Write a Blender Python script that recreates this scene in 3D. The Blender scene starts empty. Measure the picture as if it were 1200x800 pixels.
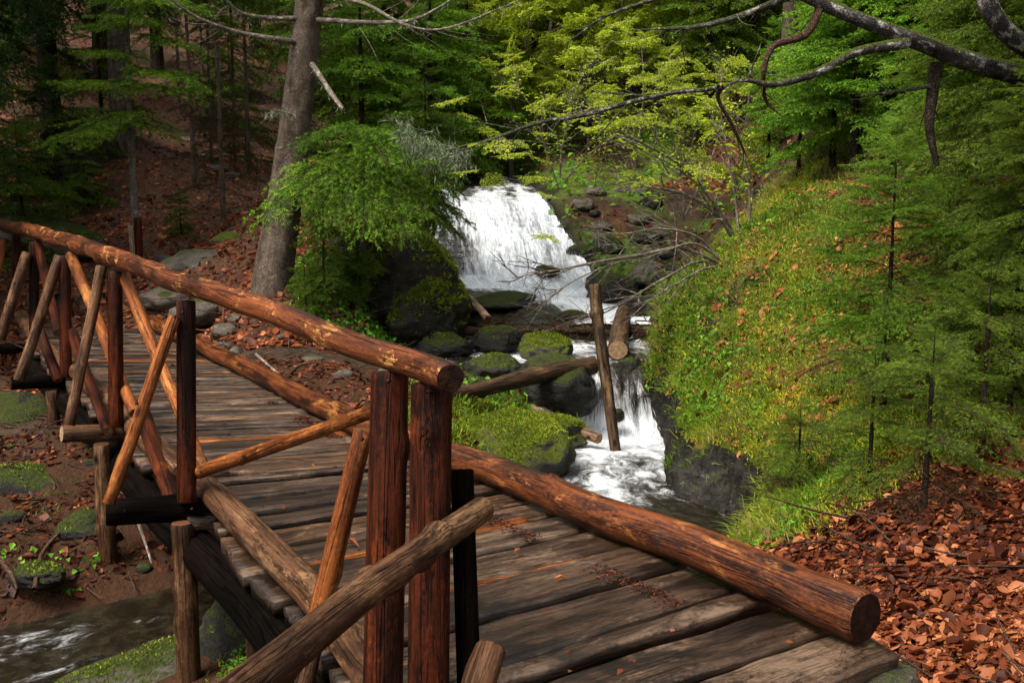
import bpy, math, random, numpy as np
from mathutils import Vector, Matrix
rng = np.random.default_rng(11); random.seed(11)
sc = bpy.context.scene
COL = sc.collection
# ------------------------------------------------------------------ camera
PITCH = math.atan(170/1200); SP, CP = math.sin(PITCH), math.cos(PITCH); CZ = 1.53
cd = bpy.data.cameras.new('camera'); cam = bpy.data.objects.new('camera', cd); COL.objects.link(cam)
cam.location = (0, 0, CZ); cam.rotation_euler = (math.pi/2-PITCH, 0, 0)
cd.sensor_width = 36; cd.lens = 36; cd.clip_start = .05; cd.clip_end = 500
sc.camera = cam
def P(px, py, Z):                       # photograph pixel + depth in metres -> point in the place
    a, b = (px-600)/1200, -(py-400)/1200
    return np.array([Z*a, Z*(CP+b*SP), CZ+Z*(-SP+b*CP)])
def Pz(px, py, z):                      # photograph pixel on the level z
    b = -(py-400)/1200
    return P(px, py, (z-CZ)/(-SP+b*CP))
def proj(V):
    V = np.asarray(V, float); y = V[..., 1]; z = V[..., 2]-CZ
    d = y*CP-z*SP; d = np.where(np.abs(d) < 1e-3, 1e-3, d); u = y*SP+z*CP
    return 600+1200*V[..., 0]/d, 400-1200*u/d, d
# ------------------------------------------------------------------ noise
def _h(ix, iy, iz, s):
    h = (ix*374761393+iy*668265263+iz*1440662683+s*974711) & 0xffffffff
    h = ((h ^ (h >> 13))*1274126177) & 0xffffffff
    return ((h ^ (h >> 16)) & 0xffffff)/0xffffff
def vn(Q, s=0):
    Q = np.asarray(Q, float); i = np.floor(Q).astype(np.int64); f = Q-i; f = f*f*(3-2*f)
    x, y, z = i[..., 0], i[..., 1], i[..., 2]; a, b, c = f[..., 0], f[..., 1], f[..., 2]
    def l(p, q, t): return p+(q-p)*t
    r = l(l(l(_h(x, y, z, s), _h(x+1, y, z, s), a), l(_h(x, y+1, z, s), _h(x+1, y+1, z, s), a), b),
          l(l(_h(x, y, z+1, s), _h(x+1, y, z+1, s), a), l(_h(x, y+1, z+1, s), _h(x+1, y+1, z+1, s), a), b), c)
    return r*2-1
def fbm(Q, o=4, s=0, g=.5):
    Q = np.asarray(Q, float); r = 0; a = 1; t = 0
    for k in range(o):
        r = r+a*vn(Q*2.03**k+17.3*k, s+k); t += a; a *= g
    return r/t
def sst(a, b, x):
    t = np.clip((x-a)/(b-a), 0, 1); return t*t*(3-2*t)
# ------------------------------------------------------------------ objects
def mk(name, V, faces, mats, parent=None, origin=None, mi=None, attrs=None, smooth=True):
    V = np.asarray(V, np.float64)
    if origin is not None: V = V-np.asarray(origin)
    me = bpy.data.meshes.new(name)
    faces = [np.asarray(f, np.int32) for f in faces if len(f)]
    tot = np.concatenate([np.full(len(f), f.shape[1], np.int32) for f in faces])
    lv = np.concatenate([f.ravel() for f in faces])
    me.vertices.add(len(V)); me.vertices.foreach_set('co', V.astype(np.float32).ravel())
    me.loops.add(len(lv)); me.loops.foreach_set('vertex_index', lv)
    me.polygons.add(len(tot)); st = np.zeros(len(tot), np.int32); st[1:] = np.cumsum(tot)[:-1]
    me.polygons.foreach_set('loop_start', st); me.polygons.foreach_set('loop_total', tot)
    if mi is not None: me.polygons.foreach_set('material_index', np.asarray(mi, np.int32))
    me.polygons.foreach_set('use_smooth', np.full(len(tot), smooth))
    for k, a in (attrs or {}).items():
        a = np.asarray(a, np.float32)
        if a.ndim == 2:
            at = me.attributes.new(k, 'FLOAT_VECTOR', 'POINT'); at.data.foreach_set('vector', a.ravel())
        else:
            at = me.attributes.new(k, 'FLOAT', 'POINT'); at.data.foreach_set('value', a)
    for m in (mats if isinstance(mats, (list, tuple)) else [mats]): me.materials.append(m)
    me.update(calc_edges=True); me.validate()
    o = bpy.data.objects.new(name, me); COL.objects.link(o)
    if parent is not None: o.parent = parent
    elif origin is not None: o.location = origin
    return o
def tag(o, label=None, cat=None, group=None, kind=None):
    if label: o['label'] = label
    if cat: o['category'] = cat
    if group: o['group'] = group
    if kind: o['kind'] = kind
    return o
def empty(name, loc, label, cat, group=None):
    o = bpy.data.objects.new(name, None); COL.objects.link(o); o.location = loc; o.empty_display_size = .2
    return tag(o, label, cat, group)
def copy_thing(r, loc, rz, s, label, group=None):
    c = r.copy(); COL.objects.link(c); c.location = loc; c.rotation_euler = (0, 0, rz)
    c.scale = s if isinstance(s, tuple) else (s, s, s); c['label'] = label
    if group: c['group'] = group
    for ch in list(r.children):
        d = ch.copy(); COL.objects.link(d); d.parent = c
    return c
class Bag:                               # collects pieces of ONE part
    def __init__(s): s.V = []; s.F = {}; s.M = {}; s.A = {}; s.n = 0
    def add(s, V, F, m=0, **at):
        F = np.asarray(F); k = F.shape[1]
        s.F.setdefault(k, []).append(F+s.n); s.M.setdefault(k, []).append(np.broadcast_to(m, (len(F),)))
        for q, a in at.items(): s.A.setdefault(q, []).append(a)
        s.V.append(V); s.n += len(V)
    def extra(s, F, m, off):
        F = np.asarray(F); k = F.shape[1]
        s.F.setdefault(k, []).append(F+off); s.M.setdefault(k, []).append(np.full(len(F), m))
    def build(s, name, mats, parent=None, origin=None, smooth=True):
        ks = sorted(s.F)
        return mk(name, np.concatenate(s.V), [np.concatenate(s.F[k]) for k in ks], mats, parent, origin,
                  np.concatenate([np.concatenate(s.M[k]) for k in ks]), {q: np.concatenate(a) for q, a in s.A.items()}, smooth)
# ------------------------------------------------------------------ materials
class NT:
    def __init__(s, name):
        s.m = bpy.data.materials.new(name); s.m.use_nodes = True; s.t = s.m.node_tree; s.t.nodes.clear()
        s.out = s.t.nodes.new('ShaderNodeOutputMaterial')
    def n(s, typ, props=None, **inp):
        nd = s.t.nodes.new('ShaderNode'+typ)
        for k, v in (props or {}).items(): setattr(nd, k, v)
        for k, v in inp.items():
            k = k.replace('_', ' ')
            sk = nd.inputs[int(k[1:])] if k[0] == 'i' and k[1:].isdigit() else nd.inputs[k]
            s.set(sk, v)
        return nd
    def set(s, sk, v):
        if isinstance(v, bpy.types.NodeSocket): s.t.links.new(v, sk)
        elif isinstance(v, bpy.types.Node): s.t.links.new(v.outputs[0], sk)
        elif isinstance(v, tuple) and len(v) == 3 and sk.type == 'RGBA': sk.default_value = (*v, 1)
        else: sk.default_value = v
    def attr(s, name, o='Vector'): return s.n('Attribute', {'attribute_name': name}).outputs[o]
    def noise(s, vec, scale=(1, 1, 1), det=4, sc=1, rough=.55, dist=0):
        mp = s.n('Mapping', Vector=vec); mp.inputs['Scale'].default_value = scale
        return s.n('TexNoise', Vector=mp, Scale=sc, Detail=det, Roughness=rough, Distortion=dist).outputs[0]
    def ramp(s, f, a, b): 
        r = s.n('MapRange', {'interpolation_type': 'SMOOTHSTEP'}, Value=f); r.inputs[1].default_value = a; r.inputs[2].default_value = b
        return r.outputs[0]
    def mix(s, f, a, b):
        m = s.n('Mix', {'data_type': 'RGBA'}); s.set(m.inputs[0], f); s.set(m.inputs[6], a); s.set(m.inputs[7], b); return m.outputs[2]
    def math(s, op, a, b=0.0):
        m = s.n('Math', {'operation': op}); s.set(m.inputs[0], a); s.set(m.inputs[1], b); return m.outputs[0]
    def bump(s, h, dist=.01, st=1.0, prev=None):
        b = s.n('Bump', Height=h, Distance=dist, Strength=st)
        if prev is not None: s.set(b.inputs['Normal'], prev)
        return b.outputs[0]
    def pbr(s, col, rough=.6, normal=None, spec=.4, **k):
        b = s.n('BsdfPrincipled', Base_Color=col, Roughness=rough)
        b.inputs['Specular IOR Level'].default_value = spec
        if normal is not None: s.set(b.inputs['Normal'], normal)
        for q, v in k.items(): s.set(b.inputs[q.replace('_', ' ')], v)
        return b.outputs[0]
    def done(s, sh): s.t.links.new(sh, s.out.inputs['Surface']); return s.m
def wood_mat(name, dark, mid, light, lo=.5, hi=.62, rough=.45, crack=.5, patch=2.2, spec=.45, knot=.25, stain=.5, line=.85):
    t = NT(name); lp = t.attr('lp')
    g = t.noise(lp, (1, 1, .04), 6, 70, .7); g2 = t.noise(lp, (1, 1, .12), 6, 16, .65, .5); p = t.noise(lp, (1, 1, .4), 7, patch*3.2, .72, .4); g3 = t.noise(lp, (1, 1, .5), 6, 90, .75)
    st = t.noise(lp, (1, 1, .3), 5, 3.1, .65, .6); ck = t.noise(lp, (1, 1, .03), 3, 24, .5, .9)
    c = t.mix(t.ramp(t.math('ADD', t.math('MULTIPLY', g2, .6), t.math('MULTIPLY', g3, .4)), .40, .60), dark, mid)
    c = t.mix(t.math('MULTIPLY', t.ramp(t.math('ADD', t.math('MULTIPLY', p, .8), t.math('MULTIPLY', g3, .2)), lo, hi), .9), c, light)
    c = t.mix(t.math('MULTIPLY', t.ramp(st, .50, .62), stain), c, tuple(x*.45 for x in dark))
    c = t.mix(t.math('MULTIPLY', t.ramp(g, .52, .66), crack), c, tuple(x*.3 for x in dark))
    lines = t.ramp(t.math('ABSOLUTE', t.math('SUBTRACT', ck, .5)), .022, .0)
    c = t.mix(t.math('MULTIPLY', lines, line), c, tuple(x*.12 for x in dark))
    v = t.n('TexVoronoi', Vector=t.n('Mapping', Vector=lp, Scale=(9, 9, 4.5)), Scale=1.0, Randomness=1.0)
    pick = t.ramp(t.n('SeparateColor', Color=v.outputs['Color']).outputs[0], 1-knot, 1-knot+.02)
    kn = t.math('MULTIPLY', t.ramp(v.outputs['Distance'], .22, .10), pick)
    c = t.mix(kn, c, tuple(x*.25 for x in dark))
    h = t.math('ADD', t.math('MULTIPLY', g, .5), t.math('ADD', t.math('MULTIPLY', g2, .7), t.math('MULTIPLY', g3, .35)))
    h = t.math('SUBTRACT', h, t.math('MULTIPLY', lines, line*.9))
    r = t.math('ADD', rough-.14, t.math('MULTIPLY', g2, .34))
    return t.done(t.pbr(c, r, t.bump(h, .011, 1.0), spec))
def end_mat(name, a, b):
    t = NT(name); lp = t.attr('lp'); xy = t.n('VectorMath', {'operation': 'MULTIPLY'}, i0=lp, i1=(1, 1, 0))
    ln = t.n('VectorMath', {'operation': 'LENGTH'}, i0=xy.outputs[0]).outputs['Value']
    nz = t.noise(lp, (1, 1, 0), 4, 25)
    w = t.math('SINE', t.math('MULTIPLY', t.math('ADD', ln, t.math('MULTIPLY', nz, .01)), 900))
    c = t.mix(t.ramp(t.math('ADD', t.math('MULTIPLY', w, .2), nz), .3, .8), a, b)
    return t.done(t.pbr(c, .75, t.bump(nz, .01), .06))
WOOD = dict(
    rail=wood_mat('peeled_rail_wood', (.036, .010, .004), (.165, .045, .012), (.55, .25, .065), .545, .60, .40, .5, 3.6, .16, knot=.5, stain=.8, line=.6),
    post=wood_mat('red_post_wood', (.007, .002, .001), (.062, .012, .003), (.15, .034, .007), .55, .66, .5, .7, 1.4, 0.08, stain=.85, line=.5),
    brace=wood_mat('orange_brace_wood', (0.0680, 0.0176, 0.0048), (0.2480, 0.0704, 0.0144), (0.4000, 0.1600, 0.0400), .5, .64, .5, .55, 2, 0.12, line=.6),
    dull=wood_mat('weathered_brown_wood', (.026, .011, .005), (.112, .051, .023), (.26, .14, .066), .5, .64, .5, .55, 2.4, .12, stain=.7, line=.5),
    kerb=wood_mat('wet_kerb_wood', (0.0180, 0.0053, 0.0023), (0.1425, 0.0375, 0.0090), (0.3225, 0.1237, 0.0315), .53, .63, .38, .65, 2.0, 0.18, stain=.8, line=.5),
    deck=wood_mat('wet_deck_wood', (.014, .007, .0035), (.066, .037, .021), (.165, .105, .066), .50, .62, .30, .42, 1.3, .30, knot=.05, stain=.9, line=.4),  # wet boards, their tone also lowered to stand in for foreground shade
    deck2=wood_mat('rotten_deck_wood', (.03, .015, .008), (.12, .06, .028), (.26, .15, .08), .52, .66, .45, .6, 1.6, 0.2, knot=.1),
    black=wood_mat('wet_black_wood', (.002, .0015, .001), (.005, .003, .002), (.016, .010, .007), .54, .64, .7, .5, 2, 0.02),
    creek=wood_mat('creek_log_wood', (.016, .009, .005), (.08, .043, .021), (.18, .11, .05), .5, .64, .5, .6, 2.5, 0.12),
    pale=wood_mat('pale_driftwood', (.09, .05, .03), (.26, .16, .10), (.45, .34, .24), .48, .64, .6, .5, 2.5, 0.15))
END = dict(dark=end_mat('dark_log_end', (.008, .004, .003), (.04, .018, .009)), mid=end_mat('brown_log_end', (.05, .02, .01), (.17, .075, .03)),
           pale=end_mat('pale_log_end', (.14, .08, .04), (.36, .24, .13)))
def bark_mat(name, a, b, l, lich=.62, moss=None):
    t = NT(name); lp = t.attr('lp')
    v = t.n('TexVoronoi', {'feature': 'DISTANCE_TO_EDGE'}, Vector=t.n('Mapping', Vector=t.n('VectorMath', {'operation': 'ADD'}, i0=lp, i1=t.n('VectorMath', {'operation': 'SCALE'}, i0=t.n('TexNoise', Vector=lp, Scale=16.0, Detail=4.0).outputs['Color'], Scale=.30).outputs[0]), Scale=(26, 26, 17)), Scale=1.0)
    cr = t.ramp(v.outputs['Distance'], 0, .22); n1 = t.noise(lp, (1, 1, .35), 5, 10); n2 = t.noise(lp, (1, 1, .6), 5, 22, .7)
    c = t.mix(t.ramp(n1, .35, .65), a, b); c = t.mix(t.math('MULTIPLY', t.ramp(t.noise(lp, (1, 1, 2.6), 4, 9, .6), .56, .68), .6), c, tuple(x*.35 for x in a)); c = t.mix(t.math('MULTIPLY', t.math('SUBTRACT', 1, cr), t.math('MULTIPLY', t.ramp(n1, .35, .6), .6)), c, tuple(x*.4 for x in a))
    c = t.mix(t.math('MULTIPLY', t.ramp(n2, lich, lich+.1), .8), c, l)
    if moss:
        nz = t.n('SeparateXYZ', Vector=t.n('NewGeometry').outputs['Normal']).outputs[2]
        c = t.mix(t.ramp(t.math('ADD', nz, t.noise(lp, (1, 1, .5), 4, 8)), .8, 1.15), c, moss)
    return t.done(t.pbr(c, .85, t.bump(t.math('ADD', t.math('MULTIPLY', cr, .6), n2), .022, 1.0), .06))
BARK = dict(spruce=bark_mat('spruce_bark', (.070, .050, .036), (.20, .152, .112), (.30, .265, .21)),
            dark=bark_mat('dark_bark', (.018, .012, .009), (.05, .036, .026), (.09, .085, .07), .66),
            pale=bark_mat('pale_sapling_bark', (.11, .09, .07), (.24, .20, .16), (.32, .31, .27), .55),
            beech=bark_mat('mossy_beech_bark', (.035, .03, .026), (.12, .112, .10), (.42, .40, .36), .52, (.06, .075, .012)),
            twig=bark_mat('bare_twig_bark', (.14, .11, .085), (.30, .25, .19), (.46, .42, .34), .52),
            dry=bark_mat('dry_brown_twig', (.05, .028, .018), (.13, .075, .045), (.20, .14, .09), .6))
def leaf_mat(name, c0, c1, c2, trans=.35, rough=.55, spec=.10):
    t = NT(name); v = t.attr('v', 'Fac')
    c = t.mix(t.ramp(v, 0, .5), c0, c1); c = t.mix(t.ramp(v, .5, 1), c, c2)
    b = t.pbr(c, rough, None, spec)
    tr = t.n('BsdfTranslucent', Color=c)
    m = t.n('MixShader', Fac=trans); t.set(m.inputs[1], b); t.set(m.inputs[2], tr.outputs[0])
    return t.done(m.outputs[0])
LEAF = dict(
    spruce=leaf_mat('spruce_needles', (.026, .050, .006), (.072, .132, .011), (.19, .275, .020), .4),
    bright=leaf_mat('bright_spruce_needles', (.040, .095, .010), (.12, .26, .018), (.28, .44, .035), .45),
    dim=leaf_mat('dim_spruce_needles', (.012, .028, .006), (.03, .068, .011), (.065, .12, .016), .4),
    olive=leaf_mat('olive_spruce_needles', (.045, .04, .012), (.085, .10, .018), (.15, .19, .03)),
    beech=leaf_mat('young_beech_leaves', (.17, .23, .014), (.36, .46, .022), (.56, .62, .045), .5),
    plant=leaf_mat('leafy_plants', (.03, .085, .010), (.08, .21, .018), (.19, .37, .035), .45),
    grass=leaf_mat('bank_grass', (.045, .085, .009), (.115, .195, .015), (.27, .31, .03), .4),
    moss=leaf_mat('moss_tufts', (.05, .08, .008), (.19, .23, .012), (.40, .37, .022), .25),
    dry=leaf_mat('fallen_beech_leaves', (.030, .008, .004), (.150, .036, .012), (.43, .155, .06), .2, .5, .12),
    straw=leaf_mat('dry_grass', (.12, .075, .035), (.24, .16, .07), (.36, .27, .13), .3),
    lichen=leaf_mat('grey_lichen', (.10, .12, .07), (.19, .22, .13), (.32, .34, .24), .2))
def rock_mat(name, a, b, lich, moss, m0=.62, m1=.85, wet=.6, spec=.15):
    t = NT(name); g = t.n('NewGeometry'); po = g.outputs['Position']
    n1 = t.noise(po, (1, 1, 1), 6, 3.5, .65); n2 = t.noise(po, (1, 1, 1.8), 6, 14, .7); n3 = t.noise(po, (1, 1, 1), 5, 40, .7)
    c = t.mix(t.ramp(n1, .3, .7), a, b); c = t.mix(t.math('MULTIPLY', t.ramp(n2, .58, .68), .7), c, lich)
    nz = t.n('SeparateXYZ', Vector=g.outputs['Normal']).outputs[2]
    mk_ = t.ramp(t.math('ADD', t.math('MULTIPLY', nz, .55), t.math('MULTIPLY', n1, .9)), m0, m1)
    mc = t.mix(t.ramp(n3, .35, .7), tuple(x*.45 for x in moss), moss)
    mc = t.mix(t.math('MULTIPLY', t.ramp(n2, .5, .62), .5), mc, (moss[0]*1.25, moss[1]*.8, moss[2]))
    c = t.mix(mk_, c, mc)
    h = t.math('ADD', t.math('MULTIPLY', n2, .8), t.math('MULTIPLY', n3, t.math('ADD', .3, t.math('MULTIPLY', mk_, .6))))
    r = t.math('ADD', wet, t.math('MULTIPLY', mk_, .95-wet))
    return t.done(t.pbr(c, r, t.bump(h, .05, 1.0), spec))
ROCK = dict(wet=rock_mat('wet_dark_rock', (.007, .006, .005), (.028, .025, .02), (.05, .046, .038), (.05, .065, .010), .76, .98, .3),
            mossy=rock_mat('mossy_boulder', (.02, .019, .016), (.07, .064, .054), (.12, .12, .10), (.10, .125, .014), .50, .74, .55),
            dry=rock_mat('grey_path_rock', (.05, .043, .036), (.15, .12, .092), (.22, .195, .16), (.06, .075, .012), .86, 1.08, .8),
            crag=rock_mat('crag_rock', (.010, .009, .007), (.042, .036, .029), (.09, .085, .07), (.05, .058, .010), .66, .92, .85, .05),
            face=rock_mat('undercut_rock', (.008, .007, .006), (.04, .036, .03), (.12, .12, .10), (.05, .058, .010), .86, 1.2, .8, .08),
            slab=rock_mat('pale_slab_rock', (.05, .042, .03), (.15, .13, .095), (.26, .24, .18), (.06, .08, .012), .80, .98, .5))
# ------------------------------------------------------------------ solid generators
def spline(pts, n):
    pts = np.asarray(pts, float)
    if len(pts) == 2: return pts[0]+(pts[1]-pts[0])*np.linspace(0, 1, n)[:, None]
    d = np.concatenate([[0], np.cumsum(np.linalg.norm(np.diff(pts[:, :3], axis=0), axis=1))]); t = np.linspace(0, d[-1], n)
    m = np.gradient(pts, d, axis=0); i = np.clip(np.searchsorted(d, t, 'right')-1, 0, len(d)-2)
    h = (d[i+1]-d[i])[:, None]; u = ((t-d[i])[:, None])/h
    return ((2*u**3-3*u**2+1)*pts[i]+(u**3-2*u**2+u)*h*m[i]+(-2*u**3+3*u**2)*pts[i+1]+(u**3-u**2)*h*m[i+1])
def frames(C):
    T = np.gradient(C, axis=0); T /= np.linalg.norm(T, axis=1)[:, None]+1e-9
    a = np.array([0, 0, 1.]) if abs(T[0, 2]) < .8 else np.array([1., 0, 0])
    N = np.zeros_like(C); v = a-T[0]*(a@T[0])
    for i in range(len(C)):
        v = v-T[i]*(v@T[i]); v = v/(np.linalg.norm(v)+1e-9); N[i] = v
    return T, N, np.cross(T, N)
_lid = [0]
def tube(bag, pts, r, nseg=12, rings=None, rough=.06, wob=0, m=0, mcap=None, knots=0, taper=None, bevel=True, square=0):
    """a log, post or branch as one closed tube; r = radius or (r0, r1, ...) along it"""
    pts = np.asarray(pts, float); L = np.linalg.norm(np.diff(pts, axis=0), axis=1).sum()
    n = rings or max(4, int(L/.06)); C = spline(pts, n); s = np.linspace(0, L, n); _lid[0] += 1; sd = _lid[0]
    rr = np.interp(np.linspace(0, 1, n), np.linspace(0, 1, len(r)), r) if np.ndim(r) else np.full(n, float(r))
    if wob: 
        q = np.stack([s*1.3, np.full(n, sd*3.7), np.zeros(n)], 1)
        C = C+wob*np.stack([fbm(q, 2, 5), fbm(q, 2, 6), fbm(q, 2, 7)], 1)*np.minimum(1, np.minimum(s, L-s)/.3)[:, None]
    T, N, B = frames(C)
    if bevel and mcap is not None:
        e = rr[0]*.14; s2 = np.concatenate([[0, e], s[1:-1], [L-e, L]])
        C = np.stack([np.interp(s2, s, C[:, k]) for k in range(3)], 1); N = np.stack([np.interp(s2, s, N[:, k]) for k in range(3)], 1)
        B = np.stack([np.interp(s2, s, B[:, k]) for k in range(3)], 1); T = np.stack([np.interp(s2, s, T[:, k]) for k in range(3)], 1); rr = np.interp(s2, s, rr); s = s2; n = len(s)
        rr[0] *= .9; rr[-1] *= .9
    a = np.linspace(0, 2*np.pi, nseg, endpoint=False); ca, sa = np.cos(a), np.sin(a)
    q = np.stack([np.broadcast_to(ca*1.1, (n, nseg)), np.broadcast_to(sa*1.1, (n, nseg)), np.broadcast_to((s*2.2)[:, None], (n, nseg))], 2)
    R = rr[:, None]*(1+rough*fbm(q+sd*9.1, 3, 3))
    if square: R = R*(1-square*(np.abs(np.cos(2*(a+.4)))[None, :]-.5)*1.0)
    for _ in range(knots):
        k, j = rng.uniform(.1*L, .95*L), rng.uniform(0, 2*np.pi)
        da = np.abs((a-j+np.pi) % (2*np.pi)-np.pi)
        R = R+rr.mean()*.28*np.exp(-((s[:, None]-k)/.03)**2-(da[None, :]*rr.mean()/.028)**2)
    V = C[:, None]+R[..., None]*(ca[None, :, None]*N[:, None]+sa[None, :, None]*B[:, None])
    lp = np.stack([R*ca, R*sa, np.broadcast_to((s+sd*7.31)[:, None], R.shape)], 2)
    i = np.arange(n-1)[:, None]*nseg; j = np.arange(nseg)[None]; j2 = (j+1) % nseg
    F = np.stack([i+j, i+j2, i+nseg+j2, i+nseg+j], 2).reshape(-1, 4)
    o = bag.n; bag.add(V.reshape(-1, 3), F, m, lp=lp.reshape(-1, 3))
    if mcap is not None:
        for e, fl in ((0, 1), (n-1, 0)):
            c = np.vstack([V[e], C[e]+(T[e] if e else -T[e])*rr[e]*.03]); l = np.vstack([lp[e], [0, 0, lp[e, 0, 2]]])
            jj = np.arange(nseg); tri = np.stack([jj, np.full(nseg, nseg), (jj+1) % nseg], 1) if fl else np.stack([jj, (jj+1) % nseg, np.full(nseg, nseg)], 1)
            bag.add(c, tri, mcap, lp=l)
    return C
def log(name, pts, r, mat, end, parent=None, origin=None, **k):
    b = Bag(); tube(b, pts, r, mcap=1, **k); return b.build(name, [mat, end], parent, origin)
import bmesh
_ico = {}
def ico(sub):
    if sub not in _ico:
        bm = bmesh.new(); bmesh.ops.create_icosphere(bm, subdivisions=sub, radius=1)
        _ico[sub] = (np.array([v.co[:] for v in bm.verts]), np.array([[v.index for v in f.verts] for f in bm.faces])); bm.free()
    return _ico[sub]
def rockV(size, sub=5, seed=0, ang=.5, cuts=7, rz=0, tilt=(0, 0)):
    D, F = ico(sub); r = np.ones(len(D)); g = np.random.default_rng(seed+100)
    for _ in range(cuts):
        c = g.normal(size=3); c[2] = abs(c[2])*.8; c /= np.linalg.norm(c); h = g.uniform(.62, .92)
        dt = D@c; lim = np.where(dt > .05, h/np.maximum(dt, .05), 9); r = np.where(lim < r, r*(1-ang)+np.minimum(r, lim)*ang, r)
    r = r*(1+.20*fbm(D*1.4+seed*5.1, 3, seed)+.07*fbm(D*4+seed, 4, seed+1)+.03*fbm(D*13+seed, 3, seed+2))
    V = D*r[:, None]*np.asarray(size); M = Matrix.Rotation(rz, 3, 'Z')@Matrix.Rotation(tilt[0], 3, 'X')@Matrix.Rotation(tilt[1], 3, 'Y')
    return V@np.array(M).T, F
def rock(name, c, size, mat, label=None, group=None, cat='rock', **k):
    V, F = rockV(size, **k); o = mk(name, V+np.asarray(c), [F], mat, origin=np.asarray(c)); 
    if label: tag(o, label, cat, group)
    return o
# ------------------------------------------------------------------ terrain
ctl = [Pz(1050,775,-.17), Pz(960,800,-.25), P(1190,700,4.0), P(1190,600,4.8), P(1190,500,5.8), P(1100,600,5.0), P(900,640,5.9), P(1000,600,5.8), P(1000,500,7),
 P(1000,400,8), P(1000,300,9), P(950,232,10.5), P(850,330,9.6), P(795,390,9.8), P(775,440,9.7), P(785,475,9.1), P(850,500,8.1), P(915,560,7.1), P(1050,205,10.2), P(1100,110,12),
 P(1190,110,10.3), P(1190,300,8), P(1190,400,7), P(917,255,16), P(850,280,13.2), P(700,262,17), P(660,226,19), P(705,318,15.5), P(745,368,13.8), P(640,190,21), P(800,205,20),
 P(560,207,21), P(700,100,32), P(600,120,30), P(850,90,30), P(700,30,45), P(600,-60,60), P(325,330,11.5), P(200,325,13.2), P(235,255,16.5), P(225,190,21), P(232,150,25),
 P(300,255,14.8), P(100,250,16.5), P(50,205,17.5), P(100,150,19.5), P(20,100,20), P(390,200,20), P(460,190,20), P(75,357,16.2), P(150,343,15), P(330,418,9.6), P(400,450,8.9), P(300,378,10.8),
 P(460,470,8.7), P(480,432,10.2), P(560,505,8.2), P(540,470,9.0), P(470,380,12), P(420,320,12.8), P(30,470,10), P(60,432,11), P(20,560,7.5), P(150,640,6.7), P(60,680,6.0), P(0,720,5.6),
 P(-200,450,9), P(-100,330,14), P(240,390,11.5), P(1300,60,12), P(960,120,15), P(1060,20,20), P(480,100,32), P(300,90,32), P(250,110,30), P(1000,60,26)]
ctl += [np.array(q, float) for q in [(0,0,-.2),(0,1.6,-.3),(1.5,2,-.15),(2.5,2.2,.05),(-1.5,1.5,-.6),(3,3.4,.25),(4.5,1,.6),(-3,2.8,-.8),(-5,3.2,-.7),(-4.5,6.3,-.6),(-8,6,-.1),(-8,10,.3),(5,5.5,1.0),(6,8,2.0),(7,11,3.6),(-.5,3.6,-1.0),(-1.6,4.6,-1.05),
  (40,50,22),(-40,50,24),(-30,30,15),(30,30,15),(0,75,20),(-40,5,15),(40,5,15),(20,12,8.5),(12,6,3.5),(-15,15,4.2),(-13,9,1.6),(-12,22,5.5),(10,20,4.5),(14,28,8.5),(-14,3,1.2),(10,0,2),(-10,-3,1),(15,-5,4),(-30,-5,8),(30,-5,9),(50,70,30),(-50,70,30)]]
ctl = np.array(ctl)
def tps_fit(X, z, lam=.02):
    n = len(X); d = np.linalg.norm(X[:, None]-X[None], axis=2); K = d**2*np.log(d+1e-6)+lam*np.eye(n)*1.0
    Pm = np.c_[np.ones(n), X]; A = np.block([[K, Pm], [Pm.T, np.zeros((3, 3))]]); return np.linalg.solve(A, np.r_[z, 0, 0, 0])
_w = tps_fit(ctl[:, :2], ctl[:, 2])
def tps(X):
    out = np.zeros(len(X))
    for a in range(0, len(X), 20000):
        q = X[a:a+20000]; d = np.linalg.norm(q[:, None]-ctl[None, :, :2], axis=2)
        out[a:a+20000] = (d**2*np.log(d+1e-6))@_w[:-3]+_w[-3]+q@_w[-2:]
    return out
# the stream: x, y, water level, half width, left bank width, right bank width
def S(p, hw, bl, br): return [p[0], p[1], p[2], hw, bl, br]
stream_pts = np.array([
 S(P(560,207,23), .6, 1, 1), S(P(572,224,18.8), .80, 1.0, .8), S(P(574,236,17.6), .84, .8, .5), S(P(588,288,16.2), 1.05, .8, .4), S(P(604,336,15.0), 1.2, .7, .4),
 S(P(640,360,14.3), 1.35, .8, .4), S(P(650,382,13.2), 1.5, .8, .5), S(P(650,405,12.0), 1.45, 1.0, .4), S(P(690,420,11.2), 1.0, 1.4, .35), S(P(716,430,10.75), .36, .8, .3),
 S(P(721,462,10.45), .29, .5, .3), S(Pz(724,496,-.74), .36, .5, .28), S(Pz(708,530,-.76), .55, .8, .16), S(Pz(706,572,-.77), .55, .9, .16), S(Pz(735,625,-.78), .80, .8, .18),
 [.1, 6.35, -.80, .85, .8, .7], [-.9, 6.0, -.84, .5, .7, .8], [-1.9, 5.75, -.90, .34, .7, .4], [-2.7, 5.35, -.98, .34, .8, .4], [-4.4, 4.6, -1.10, .3, .9, .6], [-8, 3.8, -1.3, .7, 1, 1]])
SP_ = spline(stream_pts, 240)
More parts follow.
